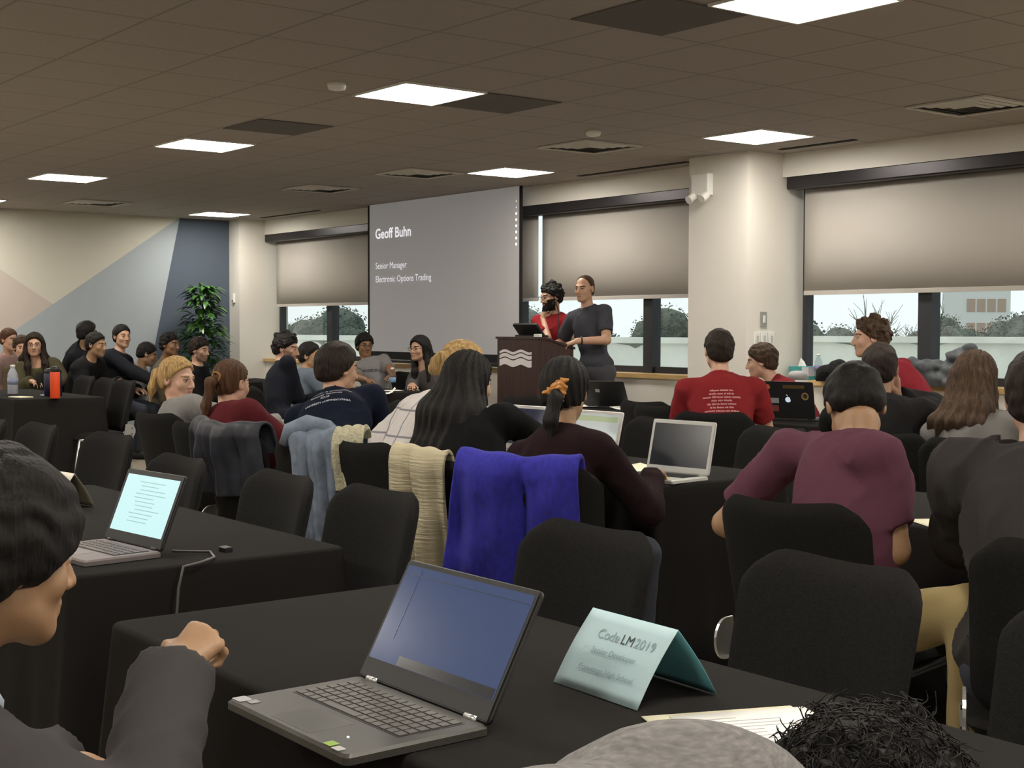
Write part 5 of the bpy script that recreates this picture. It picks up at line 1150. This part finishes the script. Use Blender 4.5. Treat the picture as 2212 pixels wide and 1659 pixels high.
for a in np.linspace(0, 6.283, 29)[:-1]:
    r = 0.020*(1-0.10*abs(math.cos(a*1.0+math.pi/2))**6+0.0); rx = r*(0.92+0.06*math.cos(2*a)); x_ = rx*math.cos(a); z_ = r*math.sin(a)*0.98
    if math.hypot(x_+0.021, z_-0.003) < 0.010: x_ = -0.021+0.010*(x_+0.021)/max(1e-6, math.hypot(x_+0.021, z_-0.003)); z_ = 0.003+0.010*(z_-0.003)/0.01*0.6
    pts.append((c[0]+x_, c[1]+z_))
q.prism(pts, 0.0072, 0.0082, axis=1); q.prism([(c[0]+0.000, c[1]+0.022), (c[0]+0.006, c[1]+0.026), (c[0]+0.011, c[1]+0.034), (c[0]+0.004, c[1]+0.031)], 0.0072, 0.0082, axis=1)
q.build('logo', emis('logo_glow', (0.55, 0.62, 0.72), 1.0), t)
t, LMx, so_, a_, b_ = laptop('black laptop seen from behind, right of the orange scrunchie below the window ledge', -7.78, 6.98, 200, 0.36, 0.25, 0.215, 28, DARKPL, DARKPL, emis('screen_user2', (0.2, 0.22, 0.25), 0.8))
rear(0.04, 0.075, 0.12, 0.145, mat('sticker_pale2', (0.42, 0.42, 0.42), 0.4), 'pale_sticker', t)
t, LMx, so_, a_, b_ = laptop('closed-looking dark laptop under the elbow of the person in navy', -6.12, 3.92, 10, 0.33, 0.23, 0.10, 75, WB, DARKPL, emis('screen_dim3', (0.05, 0.02, 0.02), 1.0))
# charger cable of the left laptop
cb = MB().tube([(-3.42, 1.50, 0.758), (-3.36, 1.58, 0.757), (-3.27, 1.55, 0.757), (-3.22, 1.49, 0.757), (-3.215, 1.44, 0.752), (-3.212, 1.425, 0.70), (-3.205, 1.40, 0.45), (-3.20, 1.42, 0.20), (-3.16, 1.45, 0.008)], 0.0035, 6).build('charger_cable', mat('cable_grey', (0.10, 0.09, 0.09), 0.5), None, True)
tag(cb, 'thin grey cable running from the glowing laptop over the table edge', 'cable')
cb = MB().rbox(-0.02, 0.02, -0.012, 0.012, 0, 0.012, 0.004).build('power_plug', DARKPL, None, loc=(-3.37, 1.63, 0.752)); tag(cb, 'small black power block behind the glowing laptop', 'power adapter')

# ------------------------------------------------------------------ tent cards and papers
def tent(name, label, x, y, rz, w_, h, spread, front, back, z=0.752):
    t = thing(name, label, 'name card', (x, y, z), R(rz)); th = 0.0012
    n = 8
    def side(sg, mt, nm):
        rows = []
        for j in range(n+1):
            f = j/n; bow = 0.010*math.sin(f*math.pi)*sg
            rows.append([(xx, sg*spread*(1-f)+bow*(0.5), h*f+0.001) for xx in np.linspace(-w_/2, w_/2, 9)])
        o = MB().grid(rows).build(nm, mt, t, True); md = o.modifiers.new('s', 'SOLIDIFY'); md.thickness = th; md.offset = 0; return o
    side(-1, front, 'front_panel'); side(1, back, 'back_panel'); return t
CARD = mat('pale_blue_card', (0.46, 0.62, 0.66), 0.8); CARDB = mat('teal_card', (0.12, 0.36, 0.40), 0.8)
TC = (-1.675, 1.545); tt_ = tent('tent_card', 'pale blue folded name card standing on the near table', TC[0], TC[1], -2, 0.215, 0.116, 0.085, CARD, CARDB)
bpy.context.view_layer.update()
sl = math.atan2(0.085, 0.116)
def card_text(body, size, x, zz, mt, bold=0.0):
    f = zz/0.116; M = tt_.matrix_world @ Matrix.Translation((x, -0.085*(1-f)-0.0075*math.sin(f*math.pi)-0.0012, zz)) @ Matrix.Rotation(R(90)-sl, 4, 'X')
    return text_mesh('card_text', body, size, M, mt, tt_, 'LEFT', bold)
CT = mat('card_text_grey', (0.26, 0.34, 0.37), 0.8); CTD = mat('card_text_dark', (0.04, 0.05, 0.06), 0.8)
card_text('Code', 0.025, -0.058, 0.086, CT); card_text('LM', 0.025, 0.002, 0.086, CTD); card_text('2019', 0.025, 0.036, 0.086, CT)
card_text('Senior Developer', 0.0155, -0.052, 0.063, CT); card_text('Conestoga High School', 0.0145, -0.064, 0.036, CT)
tent('tent_card', 'off-white folded name card on the left table, partly behind the boy', -4.56, 1.60, 8, 0.22, 0.115, 0.07, mat('card_cream', (0.62, 0.58, 0.50), 0.8), mat('card_shaded_back', (0.30, 0.27, 0.19), 0.8))  # back panel is the shadow side, its shade put into a darker tan
def sheet(name, label, x, y, rz, w_, h, mt, z=0.7525, curl=0.0, lines=0, th=0.0015, group=None):
    rows = [[(xx, yy, curl*max(0, (abs(xx)*2/w_)**3)) for xx in np.linspace(-w_/2, w_/2, 7)] for yy in np.linspace(-h/2, h/2, 7)]
    t = thing(name, label, 'paper', (x, y, z), R(rz), group); o = MB().grid(rows).build('sheet', mt, t, True); md = o.modifiers.new('s', 'SOLIDIFY'); md.thickness = th; md.offset = 1
    if lines:
        b = MB(); rr = random.Random(lines)
        for k in range(lines):
            x0 = -w_*0.38; yy = h*0.38-k*h*0.76/lines; x1 = x0+w_*rr.uniform(.25, .75); b.box(x0, x1, yy, yy+0.0022, th, th+0.0004)
        b.build('handwriting', mat('pencil_grey', (0.45, 0.42, 0.40), 0.8), t)
    return t
sheet('paper_sheet', 'white sheet of notes beside the curly black hair on the near table', -1.335, 1.515, 67, 0.225, 0.285, PAPER, z=0.7545, lines=14)
sheet('manila_folder', 'cream folder under the sheet of notes on the near table', -1.355, 1.495, 67, 0.25, 0.30, YPAPER, z=0.7522)
sheet('yellow_paper', 'pale yellow sheet left of the silver laptop on the middle table', -4.28, 4.02, 20, 0.20, 0.26, YPAPER, curl=0.01)
sheet('yellow_paper', 'pale yellow sheet in front of the person in charcoal', -2.52, 3.64, -30, 0.20, 0.20, YPAPER)
sheet('paper_sheet', 'white papers beside the arm of the person in navy', -6.02, 4.16, 20, 0.24, 0.28, PAPER, curl=0.02)
sheet('paper_sheet', 'white handout left of the clear water bottle', -11.30, 6.72, 10, 0.24, 0.28, PAPER)
sheet('paper_sheet', 'white handout right of the clear water bottle', -11.05, 7.02, -20, 0.22, 0.26, PAPER)
sheet('paper_sheet', 'crumpled white papers on the table right of the lectern', -7.45, 6.92, 15, 0.34, 0.30, PAPER, curl=0.02)
sheet('paper_sheet', 'second white paper beside the black laptop right of the lectern', -7.95, 6.75, -15, 0.24, 0.22, PAPER, curl=0.01)
sheet('open_booklet', 'open white booklet on the far table below the potted plant', -14.15, 7.02, 10, 0.30, 0.22, PAPER, curl=0.03)
sheet('paper_sheet', 'white sheet in front of the open booklet below the potted plant', -13.95, 6.85, 5, 0.26, 0.18, PAPER)
sheet('notebook', 'pale cream notebook left of the orange bottle', -11.72, 3.80, 10, 0.20, 0.12, YPAPER, th=0.008)
sheet('phone_paper', 'small bright white sheet behind the cream notebook at far left', -11.95, 4.12, 10, 0.14, 0.10, PAPER, th=0.004)
sheet('paper_sheet', 'leaning white sheet between the bearded person and the blue-grey hood', -10.62, 6.72, 60, 0.18, 0.24, PAPER, curl=0.05)

# ------------------------------------------------------------------ bottles and small things
def bottle(label, x, y, z, h, r, mt, capm, name='bottle', cat='bottle', label_m=None, neck=True):
    t = thing(name, label, cat, (x, y, z)); ch = h*0.14
    if neck: prof = [(r*0.9, 0.001), (r, h*0.03), (r, h*0.58), (r*0.94, h*0.63), (r*0.98, h*0.68), (r*0.55, h*0.84), (r*0.42, h*0.88), (r*0.42, h*0.93)]
    else: prof = [(r*0.93, 0.001), (r, h*0.02), (r, h*0.80), (r*0.93, h*0.83)]
    MB().lathe(prof, n=24).build('body', mt, t, True)
    if neck: MB().lathe([(r*0.48, h*0.92), (r*0.48, h*0.985), (r*0.40, h)], n=18).build('cap', capm, t, True)
    else: MB().lathe([(r*0.96, h*0.80), (r*0.96, h*0.93), (r*0.75, h*0.985), (r*0.4, h)], n=24).build('cap', capm, t, True)
    if label_m: MB().lathe([(r*1.015, h*0.34), (r*1.015, h*0.56)], n=24).build('paper_label', label_m, t, True)
    return t
CLEAR = glass_mat('clear_plastic', (0.82, 0.86, 0.87), 1.3)
bottle('bright orange drinks bottle with dark cap at far left', -11.40, 3.98, 0.752, 0.27, 0.040, mat('bottle_orange', (0.75, 0.07, 0.012), 0.35), DARKPL, 'drinks_bottle', neck=False)
bottle('dark navy canister left of the orange bottle', -11.85, 4.12, 0.752, 0.24, 0.075, mat('navy_plastic', (0.010, 0.014, 0.045), 0.4), DARKPL, 'canister', neck=False)
bottle('clear water bottle with blue label below the projection screen', -11.17, 7.15, 0.752, 0.215, 0.033, CLEAR, WHITEPL, 'water_bottle', label_m=mat('label_blue', (0.16, 0.30, 0.50), 0.5))
bottle('clear water bottle cut by the left edge of the view', -12.30, 3.92, 0.752, 0.26, 0.045, mat('cloudy_plastic', (0.42, 0.44, 0.50), 0.25), WHITEPL, 'water_bottle', label_m=mat('label_lilac', (0.30, 0.33, 0.48), 0.5))
bottle('water bottle with violet label standing behind the tissue box', -7.46, 8.92, 0.926, 0.215, 0.033, CLEAR, WHITEPL, 'water_bottle', label_m=mat('label_violet', (0.20, 0.18, 0.36), 0.5))
bottle('white frosted jug with grey lid right of the tissue box', -6.93, 8.05, 0.66, 0.37, 0.075, mat('frosted_white', (0.62, 0.60, 0.58), 0.4), mat('lid_grey', (0.35, 0.35, 0.35), 0.5), 'jug', neck=False)
tg = MB().tube([(-6.93, 8.05, 0), (-6.93, 8.05, 0.63)], 0.03, 12).add([], []); tg.lathe([(0.16, 0), (0.15, 0.02), (0.03, 0.03)], (-6.93, 8.05, 0), 24); tg.lathe([(0.19, 0.63), (0.20, 0.64), (0.20, 0.658), (0.19, 0.66)], (-6.93, 8.05, 0), 28)
o = tg.build('pedestal_stand', mat('stand_grey', (0.10, 0.10, 0.10), 0.5)); tag(o, 'small round pedestal holding the white frosted jug', 'stand')
t = thing('tissue_box', 'teal and white tissue box on the window ledge', 'tissue box', (-7.61, 8.90, 0.926), R(5))
MB().rbox(-0.10, 0.10, -0.06, 0.06, 0, 0.11, 0.006).build('box', mat('box_teal', (0.05, 0.30, 0.30), 0.6), t); MB().box(0.035, 0.101, -0.061, 0.061, 0.03, 0.105).build('pale_panel', mat('box_pale', (0.50, 0.52, 0.58), 0.6), t)
b = MB(); b.add([(-0.05, 0, 0.10), (0.03, -0.01, 0.10), (0.03, 0.02, 0.10), (-0.02, 0.02, 0.10), (-0.02, 0, 0.18), (0.015, 0.0, 0.15)], [(0, 1, 4), (1, 2, 5), (2, 3, 4), (3, 0, 4), (1, 5, 4), (2, 4, 5)]); b.build('tissue', PAPER, t)
def blob(name, label, cat, prims, step, mt, loc, amp=0.01, freq=30, seed=1, flat=None):
    f = Field(prims, step, pad=0.03); X, Y, Z = f.grids(); f.F += (amp*waves(X, Y, Z, seed, freq, 7)).astype(np.float32)
    if flat is not None: f.F = np.maximum(f.F, flat-Z).astype(np.float32)
    v_, f_ = f.mesh(); t = thing(name, label, cat, loc); return t, mesh_obj('body', v_, f_, mt, t)
rr = np.random.RandomState(2); FUR = mat('black_fleece', (0.006, 0.006, 0.007), 0.95, bump=1.0, bscale=(60, 60, 60), bdist=0.01)
t, o = blob('black_hat_pile', 'puffy black knitted bundle on the ledge right of the tissue box', 'bundle', [ell((rr.uniform(-.2, .2), rr.uniform(-.03, .03), rr.uniform(0.03, .15)), (0.075, 0.06, 0.06), k=0.02) for _ in range(16)], 0.012, FUR, (-7.06, 8.72, 0.926), 0.012, 60, 3, flat=0.0)
t, o = blob('jacket_pile', 'heap of grey jackets and bags on the ledge of the right window', 'jacket', [ell((rr.uniform(-.42, .42), rr.uniform(-.03, .05), rr.uniform(0.02, .16)), (0.11, 0.07, 0.06), k=0.02) for _ in range(26)]+[ell((0.30, 0, 0.19), (0.13, 0.07, 0.10), k=0.03), ell((0.38, 0, 0.26), (0.05, 0.04, 0.06), k=0.03)], 0.014, mat('slate_nylon', (0.075, 0.085, 0.095), 0.55, bump=0.6, bscale=(30, 30, 30), var=0.5, vscale=12), (-6.22, 8.66, 0.926), 0.030, 55, 5, flat=0.0)
t, o = blob('backpack', 'black backpack with blue trim left of the person in printed red', 'backpack', [ell((0, 0, 0.20), (0.17, 0.12, 0.22), k=0.03), ell((0.02, -0.10, 0.12), (0.12, 0.06, 0.12), k=0.03), cap((-0.10, 0.02, 0.36), (0.08, 0.02, 0.40), 0.03)], 0.012, mat('black_cordura', (0.012, 0.013, 0.015), 0.6, bump=0.5, bscale=(80, 80, 80)), (-6.42, 6.98, 0.752), 0.006, 40, 4, flat=0.0) if False else blob('backpack', 'black backpack with blue trim left of the person in printed red', 'backpack', [ell((0, 0, 0.20), (0.17, 0.12, 0.21), k=0.03), ell((0.02, -0.10, 0.12), (0.12, 0.06, 0.12), k=0.03), cap((-0.10, 0.02, 0.36), (0.08, 0.02, 0.38), 0.03)], 0.012, mat('black_cordura', (0.012, 0.013, 0.015), 0.6, bump=0.5, bscale=(80, 80, 80)), (-6.08, 6.10, 0.62), 0.006, 40, 4, flat=0.0)
for a_, nm in (((-0.10, -0.13, 0.10), 'blue_patch'), ((0.08, -0.15, 0.12), 'blue_patch')):
    c_ = MB().lathe([(0.045, -0.004), (0.045, 0.004)], (0, 0, 0), 16).build(nm, mat('trim_blue', (0.02, 0.15, 0.40), 0.5), t); c_.location = a_; c_.rotation_euler = (R(75), 0, R(20))
chair(-6.08, 6.08, 95, 'black chair holding the black backpack', GE)

# ------------------------------------------------------------------ potted plant in the corner
t = thing('potted_plant', 'tall leafy potted plant in the corner by the slate mural field', 'plant', (-16.72, 7.78, 0))
MB().lathe([(0.15, 0.001), (0.19, 0.32), (0.20, 0.34), (0.18, 0.345), (0.17, 0.30)], n=24).build('pot', mat('pot_dark', (0.05, 0.045, 0.04), 0.5), t, True)
LEAF = mat('leaf_green', (0.045, 0.13, 0.022), 0.32, var=0.5, vscale=12); rr = random.Random(8); b = MB(); stem = MB()
stem.tube([(0, 0, 0.3), (0.02, 0.01, 1.0), (0.0, 0.0, 1.75)], 0.022, 8, 0.012)
def leaf(p, d, L, wd):
    side = d.cross(V((0, 0, 1))).normalized(); n = 6; vs = []
    for i in range(n+1):
        f = i/n; c = p+d*L*f+V((0, 0, -0.38*L*f*f*1.4)); ww = wd*math.sin(math.pi*min(1, f*0.92+0.05))**0.8; up_ = V((0, 0, 0.25*ww))
        vs += [c-side*ww+up_, c, c+side*ww+up_]
    b.add(vs, [(i*3+j, i*3+j+1, i*3+j+4, i*3+j+3) for i in range(n) for j in (0, 1)])
for k in range(430):
    z = 0.50+1.38*rr.random()**0.85; prof_ = 0.10+0.26*math.sin(min(1, (1.95-z)/1.3)*math.pi*0.62); a = rr.uniform(0, 6.28); r0 = prof_*rr.uniform(0.05, 0.7)
    p = V((math.cos(a)*r0, math.sin(a)*r0, z)); d = V((math.cos(a+rr.uniform(-.6, .6)), math.sin(a+rr.uniform(-.6, .6)), rr.uniform(0.0, 0.8))).normalized(); leaf(p, d, rr.uniform(.15, .27), rr.uniform(.022, .042))
stem.build('stem', BARK, t, True); lo_ = b.build('leaves', LEAF, t, True, fix=False)
for ob in lo_, : ob['label'] = 'glossy green drooping leaves'

# folded collar of the polo shirt
p_ = PEOPLE['speaker']; c0 = V(tuple(p_['NB']))+V(tuple(p_['ax']))*0.012-V(p_['org']); rs_ = V(tuple(p_['rs'])); fw_ = V(tuple(p_['fwt'])); up_ = V(tuple(p_['ax']))
cb = MB(); cb.tube([c0+rs_*0.070*math.sin(a)+fw_*(0.058*-math.cos(a)+0.012)+up_*(0.018*math.cos(a)-0.012) for a in np.linspace(R(-155), R(155), 18)], 0.013, 8); cb.build('collar', p_['shirt'].data.materials[0], p_['root'], True)
# pale shirt collar of the boy
p_ = PEOPLE['boy']; c0 = V(tuple(p_['NB']))+V(tuple(p_['ax']))*0.022-V(p_['org']); rs_ = V(tuple(p_['rs'])); fw_ = V(tuple(p_['fwt'])); up_ = V(tuple(p_['ax']))
cb = MB(); cb.tube([c0+rs_*0.070*math.sin(a)+fw_*(-0.066*math.cos(a)+0.008)+up_*(0.020*math.cos(a)-0.005) for a in np.linspace(R(-160), R(160), 24)], 0.017, 10); o = cb.build('shirt_collar', mat('pale_blue_cotton', (0.36, 0.42, 0.50), 0.85), p_['root'], True); o['label'] = 'pale blue shirt collar'
